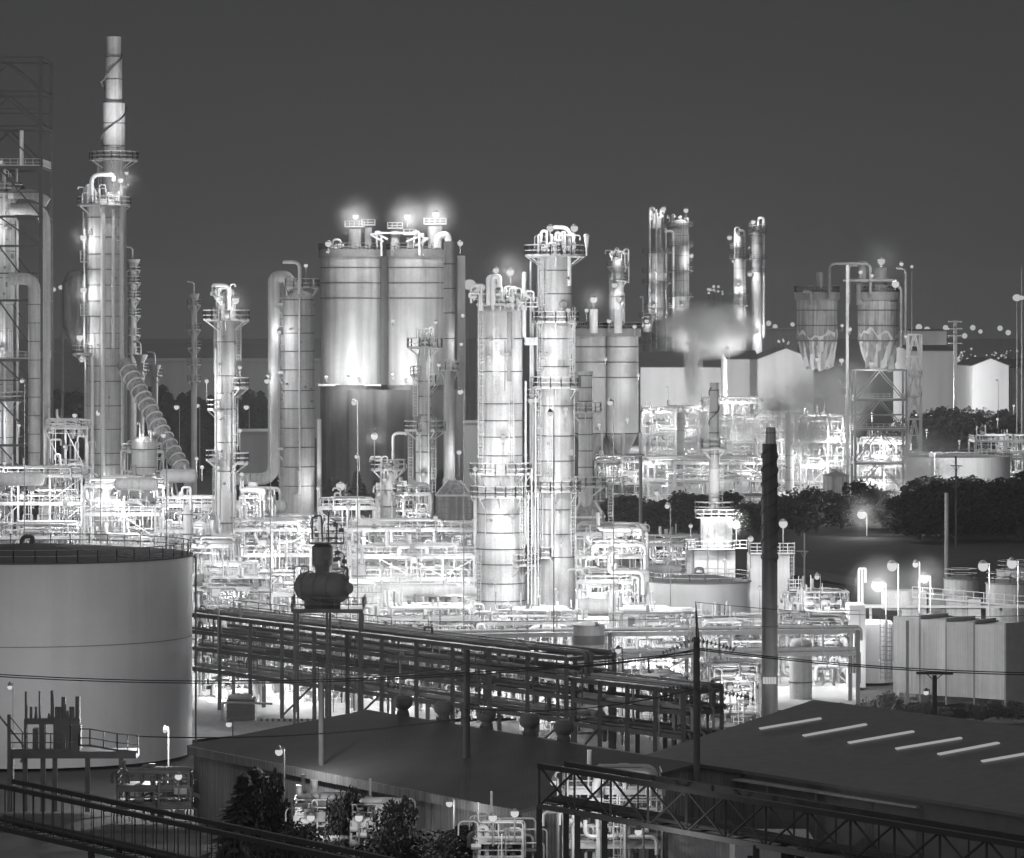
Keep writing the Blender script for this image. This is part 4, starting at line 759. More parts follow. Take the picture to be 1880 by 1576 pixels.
for lab, px, Y, w, pt in (('small upright vessel beside the slim column foot', 345, 620, 18, 930), ('upright pale vessel right of the goose-neck pipe', 620, 640, 16, 930), ('upright pale vessel in the low steelwork', 660, 520, 24, 1040), ('small upright vessel in the narrow steel unit', 372, 565, 18, 1045),
        ('squat upright vessel on the far crowded steelwork', 1250, 1050, 14, 760), ('upright vessel behind the far bright steelwork', 1450, 1000, 16, 760), ('grey upright tank below the furnace block gallery', 1470, 450, 42, 1182), ('upright pale vessel on the yard behind the thick column', 85, 670, 26, 900),
        ('pale box-like vessel right of the thick banded column', 265, 690, 46, 812)):
    column('upright_vessel', lab, 'pressure vessel', px, Y, [(pt, w)], band=3, seed=int(px), top_gear=3, mt='cladding')
t = thing('white_tank', (X(1081, 415), 415, 0), 'slim white tank with one grey band, standing behind the end of the dark rack', 'tank')
cx, r = X(1081, 415), L(29, 415)
MB().lathe(cx, 415, [(r, 0), (r, Z(1148, 415))], 48).build('shell', 'white_paint', t)
MB().lathe(cx, 415, [(r + .01, Z(1183, 415)), (r + .03, Z(1183, 415)), (r + .03, Z(1166, 415)), (r + .01, Z(1166, 415))], 48, cap=False).build('painted_band', 'band_grey', t)
MB().lathe(cx, 415, [(r + .08, Z(1148, 415)), (r + .08, Z(1147, 415)), (.1, Z(1141, 415))], 48).build('roof', 'dull_steel', t)
MB().box(cx + .6, cx + .9, 413.9, 414.2, Z(1147, 415), Z(1140, 415)).build('hatch', 'steel', t)
# ================================================================== DARK MAIN PIPE RACK
def rack(label, pts, z_levels, width, bay, seed, npipes, post_mt='dark_steel', rail=None, pipe_mt='dull_steel', off=1, deckslab=True, pr=(.07, .26), name='pipe_rack'):
    rnd = random.Random(seed); a, b = [Vector((p[0], p[1], 0)) for p in pts]; d = (b - a); ln = d.length; d.normalize(); nrm = Vector((-d.y, d.x, 0)) * off
    t = thing(name, tuple(a), label, 'pipe rack'); n = max(1, int(ln / bay)); top = max(z_levels)
    for i in range(n + 1):
        p = a + d * (ln * i / n)
        for s in (0, width):
            q = p + nrm * s; MB().bar((q.x, q.y, 0), (q.x, q.y, top), .42).build('post', post_mt if s == 0 and i % 3 else 'dull_steel', t)
        for z in z_levels: MB().bar((p.x, p.y, z - .2), (p.x + nrm.x * width, p.y + nrm.y * width, z - .2), .3, .4).build('cross_beam', post_mt, t)
        if i < n and rnd.random() < .4:
            q = a + d * (ln * (i + 1) / n); MB().bar((p.x, p.y, .4), (q.x, q.y, z_levels[0]), .16).build('brace', post_mt, t)
    for z in z_levels:
        for s in (0, width):
            q = a + nrm * s; MB().bar((q.x, q.y, z - .16), (q.x + d.x * ln, q.y + d.y * ln, z - .16), .22, .42).build('side_beam', post_mt, t)
        for k in range(npipes):
            s = rnd.uniform(.3, width - .3); r = rnd.uniform(*pr); u0 = rnd.uniform(0, .25) * ln if rnd.random() < .4 else 0; u1 = ln * rnd.uniform(.7, 1) if rnd.random() < .5 else ln + rnd.uniform(-.5, 1)
            p0 = a + nrm * s + d * u0 + Vector((0, 0, z + r + .05)); p1 = a + nrm * s + d * u1 + Vector((0, 0, z + r + .05)); p2 = p1 + Vector((0, 0, -rnd.uniform(1.2, 4)))
            MB().tube([p0, p1, p2] if rnd.random() < .7 else [p0, p1], r, 10, bend=r * 3).build('pipe', pipe_mt if rnd.random() < .75 else 'steel', t)
    for k in range(int(ln / 1.1)):
        p = a + d * rnd.uniform(0, ln) + nrm * rnd.uniform(-.4, width); za, zb = sorted((rnd.uniform(1.5, top + .8), rnd.uniform(1.5, top + 1.6)))
        if zb - za < .8: zb += 1.2
        e = d * rnd.uniform(-2.5, 2.5); MB().tube([(p.x, p.y, za), (p.x, p.y, zb), (p.x + e.x, p.y + e.y, zb), (p.x + e.x, p.y + e.y, zb - rnd.uniform(.3, 1.5))], rnd.choice((.04, .06, .09, .13)), 6, bend=.3).build('riser', rnd.choice((post_mt, pipe_mt, 'steel')), t)
    for k in range(int(ln / 4)):
        p = a + d * rnd.uniform(0, ln) + nrm * rnd.uniform(-.3, width); z = rnd.choice(z_levels) + .3; m = MB(); m.cyl((p.x, p.y, z), (p.x, p.y, z + .5), .05, n=6).cyl((p.x, p.y, z + .5), (p.x, p.y, z + .56), .2, n=10).cyl((p.x - d.x * .25, p.y - d.y * .25, z), (p.x + d.x * .25, p.y + d.y * .25, z), .17, n=8); m.build('valve', pipe_mt, t)
    if deckslab:
        q = a - nrm * .9; m = MB(); zz = top + .1; m.hexa([(q.x, q.y, zz), (q.x + d.x * ln, q.y + d.y * ln, zz), (q.x + d.x * ln + nrm.x * .7, q.y + d.y * ln + nrm.y * .7, zz), (q.x + nrm.x * .7, q.y + nrm.y * .7, zz)] + [(v[0], v[1], zz + .08) for v in ((q.x, q.y), (q.x + d.x * ln, q.y + d.y * ln), (q.x + d.x * ln + nrm.x * .7, q.y + d.y * ln + nrm.y * .7), (q.x + nrm.x * .7, q.y + nrm.y * .7))]); m.build('walkway', post_mt, t)
    if rail:
        s0, s1, back, hh = rail; q = a + nrm * (width if back else -.9); rail_path(MB(), [q + d * (s0 * ln) + Vector((0, 0, top)), q + d * (s1 * ln) + Vector((0, 0, top))], hh, .05, 2.6 if hh < 2 else 6, levels=(.5, 1.0) if hh < 2 else (1.0,), toe=False).build('handrail', post_mt, t)
    return t
g1, g2 = G(348, 1126, 10), G(1040, 1207, 10)
rack('long dark pipe rack running from behind the big tank toward the warehouse vents', (g1, g2), (4.2, 6.4, 8.2, 10), 5.5, 6.0, 81, 10, rail=(0, .45, True, 1.2))
g3 = G(1255, 1268, 8.1)
rack('lower end of the dark pipe rack reaching toward the dark sloping roof', (g2 + Vector((.6, -.8, 0)), g3), (4.0, 6.2, 8.1), 4.5, 4.0, 82, 10)
g4, g5 = G(655, 1168, 8), G(1575, 1157, 8)
rack('long lit walkway rack crossing behind the dark rack, with tall thin handrail', (g4, g5), (5.6, 8.0), 3.5, 9.0, 83, 5, post_mt='steel', rail=(0, 1, False, 2.2), pipe_mt='steel')
# drum tower standing on the rack
q = G(590, 1120, 12.6); Yd = q.y
t = thing('drum_tower', (q.x, Yd, 10), 'dark fat drum with a small column on top, on a railed platform over the rack', 'process equipment')
x0, x1 = X(538, Yd), X(668, Yd); d = MB().box(x0, x1, Yd - 3, Yd + 4, 12.5, 12.7).build('platform', 'dark_steel', t)
rail_path(MB(), [(x0, Yd + 4, 12.7), (x0, Yd - 3, 12.7), (x1, Yd - 3, 12.7), (x1, Yd + 4, 12.7)], 1.3, .05, 1.3).build('handrail', 'dark_steel', d)
for x in (x0 + .3, (x0 + x1) / 2, x1 - .3):
    for yy in (Yd - 2.8, Yd + 3.8): MB().box(x - .12, x + .12, yy - .12, yy + .12, 0, 12.5).build('leg', 'dark_steel', t)
pc = P(592, 1078, Yd); dd = Vector((.8, -.6, 0)); r = L(28, Yd); xx = dd.cross(Vector((0, 0, 1))); vs = []
for s_, k_ in ((-3.2, .05), (-2.9, .6), (-2.5, .9), (-2, 1), (2, 1), (2.5, .9), (2.9, .6), (3.2, .05)):
    for k in range(28): a = 2 * math.pi * k / 28; vs.append(pc + dd * s_ + (xx * math.cos(a) + Vector((0, 0, 1)) * math.sin(a)) * r * k_)
MB().add(vs, [(j * 28 + k, j * 28 + (k + 1) % 28, (j + 1) * 28 + (k + 1) % 28, (j + 1) * 28 + k) for j in range(7) for k in range(28)]).build('drum', 'dull_steel', t)
e = pc + dd * 3.1; MB().cyl(e, e + dd * .35, .42, n=20).cyl(e + dd * .35, e + dd * .45, .55, n=20).build('manhole', 'dull_steel', t)
for sg in (-1.6, 0, 1.6): c = pc + dd * sg; MB().cyl(c - dd * .06, c + dd * .06, r + .05, n=28).build('hoop', 'dark_steel', t)
MB().box(pc.x - 1.8, pc.x + 1.8, pc.y - .3, pc.y + .3, 12.7, pc.z - r * .7).build('saddle', 'dark_steel', t)
zc = pc.z + r; MB().lathe(X(592, Yd), Yd, [(L(12, Yd), zc - .3), (L(14, Yd), Z(1042, Yd)), (L(19, Yd), Z(1036, Yd)), (L(19, Yd), Z(1004, Yd)), (L(10, Yd), Z(996, Yd))], 24).build('upper_vessel', 'dull_steel', t)
MB().cyl(P(600, 1021, Yd - 1), P(600, 1021, Yd - 1.5), .38, n=16).build('manhole', 'dark_steel', t)
d = MB().box(X(570, Yd), X(632, Yd), Yd - 1.6, Yd + 1.6, Z(998, Yd), Z(998, Yd) + .1).build('platform', 'dark_steel', t); rail_path(MB(), [(X(570, Yd), Yd - 1.6, Z(998, Yd)), (X(632, Yd), Yd - 1.6, Z(998, Yd))], 1.1, .045, .8).build('handrail', 'dark_steel', d)
rr = random.Random(8)
for pts in ([(566, 1060), (566, 1040), (540, 1040), (540, 1110)], [(573, 990), (573, 950), (590, 946), (592, 995)], [(603, 940), (603, 1000)], [(618, 1000), (618, 960), (606, 958)], [(632, 1050), (632, 1018), (620, 1012)], [(638, 1100), (638, 1042), (625, 1040)], [(552, 1100), (552, 1046)], [(612, 1045), (640, 1045)], [(598, 975), (632, 975)], [(598, 988), (620, 988)]):
    MB().tube([P(a, b, Yd - 1.5) for a, b in pts], rr.choice((.06, .09, .12)), 7, bend=.3).build('pipe', 'dark_steel', t)
for k in range(9):
    c = P(rr.uniform(600, 640), rr.uniform(960, 1100), Yd - 1.8); MB().cyl(c - Vector((.25, 0, 0)), c + Vector((.25, 0, 0)), .2, n=8).cyl(c, c + Vector((0, 0, .5)), .06, n=6).cyl(c + Vector((0, 0, .48)), c + Vector((0, 0, .54)), .22, n=10).build('valve', 'dark_steel', t)
ladder(t, (X(548, Yd - 3.4), Yd - 3.4, 4), (X(548, Yd - 3.4), Yd - 3.4, 12.7), mt='dull_steel')
# ================================================================== FRONT-LEFT WAREHOUSE with roof vents
A, B = G(356, 1374, 6), G(960, 1492, 6); C = G(678, 1310, 8.6); Dd = C + (B - A) * .93
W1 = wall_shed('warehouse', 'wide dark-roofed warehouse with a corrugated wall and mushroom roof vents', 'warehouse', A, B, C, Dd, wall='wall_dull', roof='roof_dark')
u = (B - A).normalized(); nn = Vector((u.y, -u.x, 0))
m = MB(); q = A + nn * .5; m.bar(q - Vector((0, 0, .15)), q + u * (B - A).length - Vector((0, 0, .15)), .25, .7); m.build('fascia', 'wall_dull', W1)
vent0 = None
for px, py in ((740, 1305), (815, 1316), (893, 1328), (972, 1340), (1035, 1352)):
    p = G(px, py + 2, 9.0); r = L(13, p.y)
    if vent0 is None:
        vent0 = thing('roof_vent', (p.x, p.y, 8), 'dark mushroom ventilator on the warehouse ridge', 'roof vent', 'ventilators along the warehouse ridge')
        MB().lathe(p.x, p.y, [(r * .95, 7.6), (r * .9, 8.8), (r * .7, 9.2)], 24).build('collar', 'black_paint', vent0)
        MB().lathe(p.x, p.y, [(r * .8, 9.21), (r * 1.3, 9.5), (r * 1.38, 9.75), (r * 1.3, 10.1), (r * .9, 10.35), (.02, 10.4)], 24).build('cowl', 'black_paint', vent0)
    else:
        t = vent0.copy(); col.objects.link(t); t.location = (p.x, p.y, 8)
        for ch in list(vent0.children):
            c = ch.copy(); col.objects.link(c); c.parent = t; c.matrix_parent_inverse = ch.matrix_parent_inverse.copy()
p = G(512, 1460); pole_lamp(P(512, 1381, 316), 0, 9000, 'short lamp shining on the warehouse roof edge', r=.3, off=(.8, .2, .2), group=None)
# ================================================================== RIGHT DARK SHED with skylights
A, B = G(1196, 1392, 8), G(1990, 1516, 8); C = G(1500, 1292, 11); Dd = C + (B - A) * 1.0
W2 = wall_shed('warehouse', 'vast dark roof with pale skylight strips', 'warehouse', A, B, C, Dd, wall='black_paint', roof='black_paint')
nrm = (B - A).cross(C - A).normalized(); nrm = nrm if nrm.z > 0 else -nrm
def on_roof(px, py):
    d = Vector(((px - CX) / F, 1, -(py - HZ) / F)); o = Vector((0, 0, H)); pt = A + nrm * .42; s = (pt - o).dot(nrm) / d.dot(nrm); return o + d * s
for (a, b) in (((1395, 1338), (1507, 1319)), ((1475, 1351), (1590, 1330)), ((1558, 1364), (1677, 1343)), ((1645, 1375), (1765, 1355)), ((1723, 1385), (1833, 1364)), ((1803, 1398), (1900, 1381))):
    p0, p1 = on_roof(*a), on_roof(*b); MB().bar(p0, p1, .62, .1).build('skylight', 'skylight', W2)
p0, p1 = G(1350, 1424, 7.6), G(1712, 1478, 7.6); t = thing('canopy', (p0.x, p0.y, 0), 'narrow lit canopy strip along the eave of the vast dark roof', 'canopy')
u = (p1 - p0).normalized(); nn = Vector((u.y, -u.x, 0)); q = [p0, p1, p1 + nn * 1.5, p0 + nn * 1.5]
MB().hexa([v - Vector((0, 0, .15)) for v in q] + q).build('roof', 'shed_wall', t)
for k in range(5): c = p0.lerp(p1, k / 4) + nn * 1.4; MB().bar((c.x, c.y, 0), (c.x, c.y, 7.4), .15).build('post', 'dark_steel', t)
# ================================================================== FOREGROUND TRUSS BRIDGES
def truss(label, a, b, h, width, bay, legs, mt='dull_steel', name='truss_bridge', cross=True, leg_z=0, chord=.35, web=.14, pipes=3, cmt=None):
    a, b = Vector(a), Vector(b); d = b - a; ln = d.length; n = max(1, int(ln / bay)); nrm = Vector((-d.y, d.x, 0)).normalized() * width; dn = Vector((0, 0, -h))
    t = thing(name, (a.x, a.y, 0), label, 'bridge')
    for s in (Vector(), nrm):
        MB().bar(a + s, b + s, chord).build('top_chord', mt, t); MB().bar(a + s + dn, b + s + dn, chord).build('bottom_chord', cmt or mt, t)
    for i in range(n + 1):
        p = a.lerp(b, i / n)
        MB().bar(p - Vector((0, 0, chord * .5)), p + dn, web * 1.4).build('post', mt, t); MB().bar(p + nrm, p + nrm + dn, web).build('post', mt, t); MB().bar(p + dn, p + nrm + dn, web).build('cross_beam', mt, t)
        if i < n and cross:
            p2 = a.lerp(b, (i + 1) / n); MB().bar(p, p2 + dn, web).build('brace', mt, t); MB().bar(p2 + Vector((0, -.1, 0)), p + dn + Vector((0, -.1, 0)), web).build('brace', mt, t)
    for k in range(pipes): s = nrm * ((k + 1) / (pipes + 1)) + dn * .85; MB().cyl(a + s, b + s, .14 + .05 * k, n=10).build('pipe', mt, t)
    for f in legs:
        p = a.lerp(b, f)
        for s in (Vector(), nrm): MB().bar((p.x + s.x, p.y + s.y, leg_z), (p.x + s.x, p.y + s.y, p.z - h), .4).build('leg', mt, t)
    return t
truss('cross-braced dark truss bridge running toward the bottom corner below the vast roof', G(990, 1406, 11), G(1900, 1556, 11), 2.75, 2.2, 4.1, (.0, .09, .48, .98), mt='truss_dark', cmt='dark_steel', web=.11)
truss('plain dark railed pipe bridge descending past the bottom left corner', G(-25, 1438, 11), G(700, 1592, 11), 2.75, 2.0, 1.35, (.3, .8), mt='truss_dark', cross=False, chord=.3, web=.05, pipes=2)
pole_lamp(P(1172, 1528, 262), 0, 2500, 'twin-looking lamp under the cross-braced truss bridge', r=.24, group=None, off=(0, .6, -.6))
pole_lamp(P(1016, 1437, 285), 0, 1600, 'bright lamp at the start of the cross-braced truss bridge', r=.22, group=None)
t = thing('corrugated_block', (X(1320, 285), 285, 0), 'pale corrugated block under the cross-braced truss bridge', 'shed')
MB().box(X(1226, 290), X(1350, 290), 290, 296, 0, Z(1527, 290)).build('wall', 'shed_wall', t); MB().box(X(1225, 289.6), X(1351, 290), 289.6, 296.2, Z(1527, 290) + .01, Z(1525, 290)).build('roof', 'roof_dark', t)
MB().box(X(1352, 280), X(1500, 280), 282, 289, 0, Z(1545, 282)).build('wall', 'shed_wall', t)
# low lit equipment at the bottom edge
for k, (a, b, yy, lab, lm) in enumerate(((1035, 1215, 288, 'lit valves and thin posts below the start of the truss bridge', ((1100, 1465, 2200), (1060, 1510, 1500))), (540, 600, 306, 'lit ground pipework in front of the corrugated warehouse wall, left', ((572, 1498, 2600),)), (645, 700, 303, 'lit ground pipework with a hand wheel beside the dark hedge', ((660, 1498, 1500),)),
        (870, 960, 292, 'lit low pipework under the warehouse corner canopy', ((905, 1498, 1500), (945, 1490, 1000))), (215, 350, 337, 'dim low pipework between platform and warehouse wall', ((330, 1423, 300), (415, 1448, 500))))):
    PU(lab, a, b, yy, 4, (4.6, 6.9, 8.4) if k == 0 else (1.6, 3.0) if k == 4 else (3.0, 4.4), 90 + k, bay=2.2 if k == 0 else 3, npipe=16 if k == 0 else 12, nvert=34 if k == 0 else 10, lamps=lm, postw=.14, braces=False, pmt='pale_pipe' if k < 4 else 'dark_steel', mt='steel' if k < 4 else 'dark_steel', extra=10)
t = thing('hand_wheel', P(690, 1500, 300), 'spoked hand wheel on the railing by the dark hedge', 'valve'); c = P(690, 1500, 300)
MB().tube([c + Vector((.42 * math.cos(a), 0, .42 * math.sin(a))) for a in [2 * math.pi * k / 16 for k in range(17)]], .04, 6).build('rim', 'pale_pipe', t)
m = MB(); [m.bar(c, c + Vector((.42 * math.cos(a), 0, .42 * math.sin(a))), .04) for a in [2 * math.pi * k / 6 for k in range(6)]]; m.build('spoke', 'pale_pipe', t)
MB().cyl(c, (c.x, c.y, 0), .06, n=6).build('stem', 'steel', t)
pole_lamp(P(825, 1476, 298), 0, 3500, 'lamp on the lit wall end of the wide warehouse', r=.25, group=None, off=(0, -.3, -.2))
# ================================================================== FRONT-LEFT raised platform with U pipes
Yp = 345; t = thing('raised_platform', (X(100, Yp), Yp, 0), 'dark raised platform with stairs and rails in front of the big tank', 'platform')
zd = Z(1380, Yp); d = MB().box(X(15, Yp), X(250, Yp), Yp, Yp + 3, zd - .6, zd).build('deck', 'dark_steel', t)
rail_path(MB(), [(X(15, Yp), Yp, zd), (X(145, Yp), Yp, zd)], 1.5, .06, 1.1).build('handrail', 'dark_steel', d)
rail_path(MB(), [(X(145, Yp), Yp, zd + .4), (X(165, Yp), Yp, zd + .4), (X(215, Yp), Yp, zd), (X(253, Yp), Yp, zd - .15)], 1.5, .06, 1.0).build('handrail', 'dark_steel', d)
for q in (18, 45, 78, 100, 160, 222): MB().box(X(q, Yp) - .2, X(q, Yp) + .2, Yp + .2, Yp + .6, 0, zd - .6).build('leg', 'dark_steel', t)
MB().box(X(14, Yp), X(20, Yp), Yp - .3, Yp, 0, Z(1312, Yp)).build('post', 'dark_steel', t)
MB().bar(P(-5, 1310, Yp), P(45, 1372, Yp), .15).bar(P(20, 1318, Yp), P(50, 1355, Yp), .08).build('stair', 'dark_steel', t)
MB().bar(P(38, 1400, Yp), P(50, 1378, Yp), .2).build('brace', 'dark_steel', t)
t = thing('pump_skid', (X(110, Yp + 1), Yp + 1, zd), 'dark cluster of pumps and tall U-bent pipes on the raised platform', 'pipework')
for a, b, top, r in ((48, 57, 1270, .12), (73, 66, 1269, .1), (96, 104, 1268, .15), (117, 110, 1280, .2), (143, 132, 1279, .22)):
    MB().tube([P(a, top, Yp + 1), P(a, 1322, Yp + 1), P(b, 1322, Yp + 1), P(b, 1298, Yp + 1)], r, 8, bend=.4).build('pipe', 'dark_steel', t)
m = MB(); m.box(X(42, Yp), X(145, Yp), Yp + .8, Yp + 1.6, Z(1332, Yp), Z(1322, Yp)); m.build('manifold', 'dark_steel', t)
for a, b, c, e in ((96, 126, 1320, 1380), (70, 80, 1328, 1380), (58, 66, 1340, 1380), (128, 146, 1334, 1378), (42, 46, 1326, 1380)): MB().box(X(a, Yp), X(b, Yp), Yp + .7, Yp + 2, Z(e, Yp), Z(c, Yp)).build('pump', 'dark_steel', t)
for a, c in ((66, 1300), (90, 1310), (112, 1298), (124, 1305)): MB().cyl(P(a, 1325, Yp + 1), P(a, c, Yp + 1), .18, .08, n=8).build('valve', 'dark_steel', t)
pole_lamp(P(18, 1262, 364), 0, 6000, 'single small lamp in front of the big tank wall', r=.22, group=None, off=(.3, .2, -.4))
pole_lamp(P(303, 1342, 350), 0, 34000, 'short floodlight post by the foot of the big tank', r=.2, group=None, off=(0, -1.2, .2), pmt='black_paint')
# ================================================================== RIGHT COMPLEX of corrugated tanks
t = thing('corrugated_silo_block', (X(1720, 455), 455, 0), 'row of corrugated pale tanks with dark joints beyond the vast dark roof', 'silo')
pp = [G(1640, 1286), G(1690, 1290), G(1738, 1294), G(1790, 1297), G(1847, 1301)]
zt = 9.2
for i, (a, b) in enumerate(zip(pp, pp[1:])):
    e = (b - a).normalized(); k = Vector((-e.y, e.x, 0)); a2 = a + e * .02; b2 = b - e * .21; z1 = zt - .12 * i
    m = MB(); m.hexa([(v.x, v.y, 0.9) for v in (a2, b2, b2 + k * 6, a2 + k * 6)] + [(v.x, v.y, z1) for v in (a2, b2, b2 + k * 6, a2 + k * 6)]); m.build('tank_bay', 'shed_wall', t)
    m = MB(); m.hexa([(v.x, v.y, 0) for v in (b - e * .2, b, b + k * 5, b - e * .2 + k * 5)] + [(v.x, v.y, z1 + .3) for v in (b - e * .2, b, b + k * 5, b - e * .2 + k * 5)]); m.build('joint', 'dull_steel', t)
m = MB(); [m.box(X(q, 455) - .25, X(q, 455) + .25, 452, 456, 0, .9) for q in (1650, 1680, 1720, 1760, 1800, 1835)]; m.build('footing', 'dark_steel', t)
t = thing('round_tower', (X(1600, 470), 470, 0), 'smooth pale round tower left of the corrugated tanks', 'silo')
MB().lathe(X(1603, 470), 472, [(L(40, 470), 0), (L(40, 470), Z(1146, 470)), (L(36, 470), Z(1142, 470)), (.1, Z(1140, 470))], 56).build('shell', 'tank_paint', t)
MB().box(X(1562, 462), X(1592, 462), 464, 469, 0, Z(1112, 464)).build('pier', 'tank_paint', t)
ladder(t, (X(1622, 462), 463, 1), (X(1622, 462), 463, Z(1140, 463)), mt='dark_steel'); ladder(t, (X(1634, 462), 463, 1), (X(1634, 462), 463, Z(1150, 463)), mt='dark_steel')
for a in (1666, 1714, 1763, 1778): 
    y_ = 446; t2 = thing('steel_post', (X(a, y_), y_, 0), f'dark post before the corrugated tanks, {["first", "second", "third", "last"][(1666, 1714, 1763, 1778).index(a)]} from the round tower', 'post', 'posts before the corrugated tanks'); MB().box(X(a, y_) - .16, X(a, y_) + .16, y_, y_ + .3, 0, Z(1140, y_)).build('shaft', 'dull_steel', t2); MB().box(X(a, y_) - .28, X(a, y_) + .28, y_ - .1, y_ + .4, 0, .3).build('foot', 'dull_steel', t2)
t = thing('upper_gallery', (X(1740, 480), 480, 0), 'railed gallery with cabinets above the corrugated tanks', 'walkway')
zd = Z(1112, 480); d = MB().box(X(1590, 480), X(1900, 480), 480, 482, zd - .3, zd).build('deck', 'steel', t)
rail_path(MB(), [(X(1675, 480), 480, zd + .9), (X(1900, 480), 480, zd - .3)], 1.3, .05, 1.2).build('handrail', 'pale_pipe', d)
for a, b, c, e, mt_ in ((1655, 1700, 1085, 1140, 'cladding'), (1703, 1735, 1090, 1132, 'dull_steel'), (1736, 1775, 1094, 1145, 'cladding'), (1622, 1655, 1086, 1120, 'cladding'), (1776, 1800, 1100, 1150, 'white_paint')): MB().box(X(a, 481), X(b, 481), 480.4, 484, Z(e, 481), Z(c, 481)).build('cabinet', mt_, t)
MB().box(X(1706, 480), X(1726, 480), 480.2, 480.4, Z(1124, 480), Z(1106, 480)).build('panel', 'dark_steel', t)
for q in (1600, 1680, 1760, 1840, 1890): MB().box(X(q, 480) - .15, X(q, 480) + .15, 481, 481.4, 0, zd - .3).build('leg', 'steel', t)
tank('drum-shaped pale tank with ribs at the right edge above the gallery', 1850, 500, 40, 1070, .8, mt='cladding', roof='dull_steel', railmt='steel', n=40)
tank('smaller pale tank next to the far pole above the gallery', 1765, 520, 32, 1062, .5, mt='cladding', roof='dark_steel', railmt='steel', n=40)
tank('railed pale tank high at the right edge, lit by two lamps', 1866, 560, 36, 1046, .4, mt='white_paint', roof='steel', railmt='steel', n=40)
for px, py, pw, r_, lab in ((1612, 1075, 12000, .8, 'blazing floodlight over the round pale tower'), (1638, 1040, 3000, .6, 'smaller lamp above the blazing floodlight'), (1697, 1062, 11000, .6, 'broad bright lamp right of the blazing floodlight'), (1681, 1037, 1500, .35, 'thin hooked lamp behind the gallery cabinets'), (1805, 1040, 5000, .6, 'lamp beside the railed pale tank'), (1858, 1035, 5000, .6, 'lamp on the right-edge tank rim'), (1523, 1138, 5000, .6, 'lamp behind the lit walkway rack, near the round tower')):
    pole_lamp(P(px, py, 470), 0, pw, lab, r=r_, group=None)
t = thing('hooped_pipe', (X(1582, 475), 475, 0), 'tall hooped vent pipes beside the blazing floodlight', 'pipe')
for a in (1577, 1583): MB().tube([P(a, 1115, 475), P(a, 1044, 475), P(a + 6, 1044, 475), P(a + 6, 1070, 475)], .14, 8, bend=.3).build('pipe', 'pale_pipe', t)
t = pole_lamp(P(1700, 1272, 385), 0, 0, 'lamp on the crest of the vast dark roof facing the corrugated tanks', r=.25, group=None, pmt='black_paint', pr=.06); spot(P(1700, 1268, 386), P(1725, 1215, 450), 170000, 95, t, .8)  # lamp and beam added to brighten the corrugated tanks
pole_lamp(P(1180, 1232, 425), 0, 9000, 'lamp beside the banded white tank at the walkway rack', r=.25, group=None, off=(-.5, -.5, 0))
# ================================================================== UTILITY POLES AND WIRES
def upole(label, px, Y, py_top, w, arms=(), spire=None, mt='wood_pole', ins=(), base=0.0):
    x = X(px, Y); t = thing('utility_pole', (x, Y, base), label, 'pole'); r = L(w, Y) / 2; zt = Z(py_top, Y)
    MB().cyl((x, Y, base), (x, Y, zt), r, r * .85, n=14).build('shaft', mt, t)
    if spire: MB().cyl((x, Y, zt), P(px - 2, spire, Y), .09, .03, n=6).cyl((x + .15, Y, zt), P(px - 1, spire + 6, Y), .05, .03, n=6).build('spire', mt, t)
    for a0, a1, py in arms:
        m = MB(); m.bar(P(a0, py, Y - r), P(a1, py + 1, Y - r), .16, .2); m.bar(P((a0 + px) / 2, py, Y - r), P(px, py + 14, Y - r), .08); m.bar(P((a1 + px) / 2, py, Y - r), P(px, py + 14, Y - r), .08); m.build('cross_arm', mt, t)
    for pts in ins:      # strings of disc insulators
        pts = [P(a, b, Y - r - .2) for a, b in pts]; ln = sum((q - p).length for p, q in zip(pts, pts[1:])); m = MB()
        for p, q in zip(pts, pts[1:]):
            m.bar(p, q, .06); k = int((q - p).length / .26)
            for i in range(k): c = p.lerp(q, (i + .5) / k); d = (q - p).normalized() * .05; m.cyl(c - d, c + d, .2, .12, n=8)
        m.build('insulator_string', 'black_paint', t)
    return t
upole('dark pole rising through the corrugated warehouse eave, left of the vents', 590, 322, 1242, 12, arms=((553, 626, 1455),))
upole('thick dark pole with insulator strings among the warehouse vents', 857, 316, 1192, 14, arms=(), ins=([(800, 1320), (842, 1306), (857, 1300), (880, 1306), (925, 1318)], [(876, 1215), (880, 1250), (880, 1272)]))
upole('thick dark pole with a pointed spire before the vast dark roof', 1279, 300, 1170, 14, spire=1104, ins=([(1215, 1200), (1240, 1190), (1268, 1176), (1295, 1178), (1325, 1186), (1350, 1194)], [(1238, 1196), (1238, 1222)], [(1200, 1270), (1240, 1262), (1279, 1262), (1330, 1272), (1385, 1284)]))
upole('dark pole with one crossarm in front of the corrugated tanks', 1716, 330, 1240, 10, arms=((1682, 1750, 1236),))
upole('tall pale pole standing over the dark field', 1738, 540, 905, 9, arms=(), mt='dull_steel')
upole('dark pole with two crossarms before the tank with painted digits', 1755, 760, 838, 4, arms=((1745, 1767, 855), (1741, 1768, 885)), base=0)
upole('thin pole between the medium tank and the railed steel platform', 1176, 640, 838, 7, mt='dull_steel')
upole('thin pole with a small arm in front of the dark trees, left of the furnace', 1241, 660, 962, 3.4, arms=((1228, 1246, 992),), mt='steel')
upole('thin pole with a small arm in the dark field right of the furnaces', 1477, 650, 980, 3.4, arms=((1462, 1484, 1012),), mt='steel')
upole('slim pole beside the far right edge lamp', 1876, 1100, 490, 3, mt='dull_steel')
upole('dark slim post in the bright bays left of the fourth ventilator', 742, 420, 1200, 4.5, mt='dull_steel')
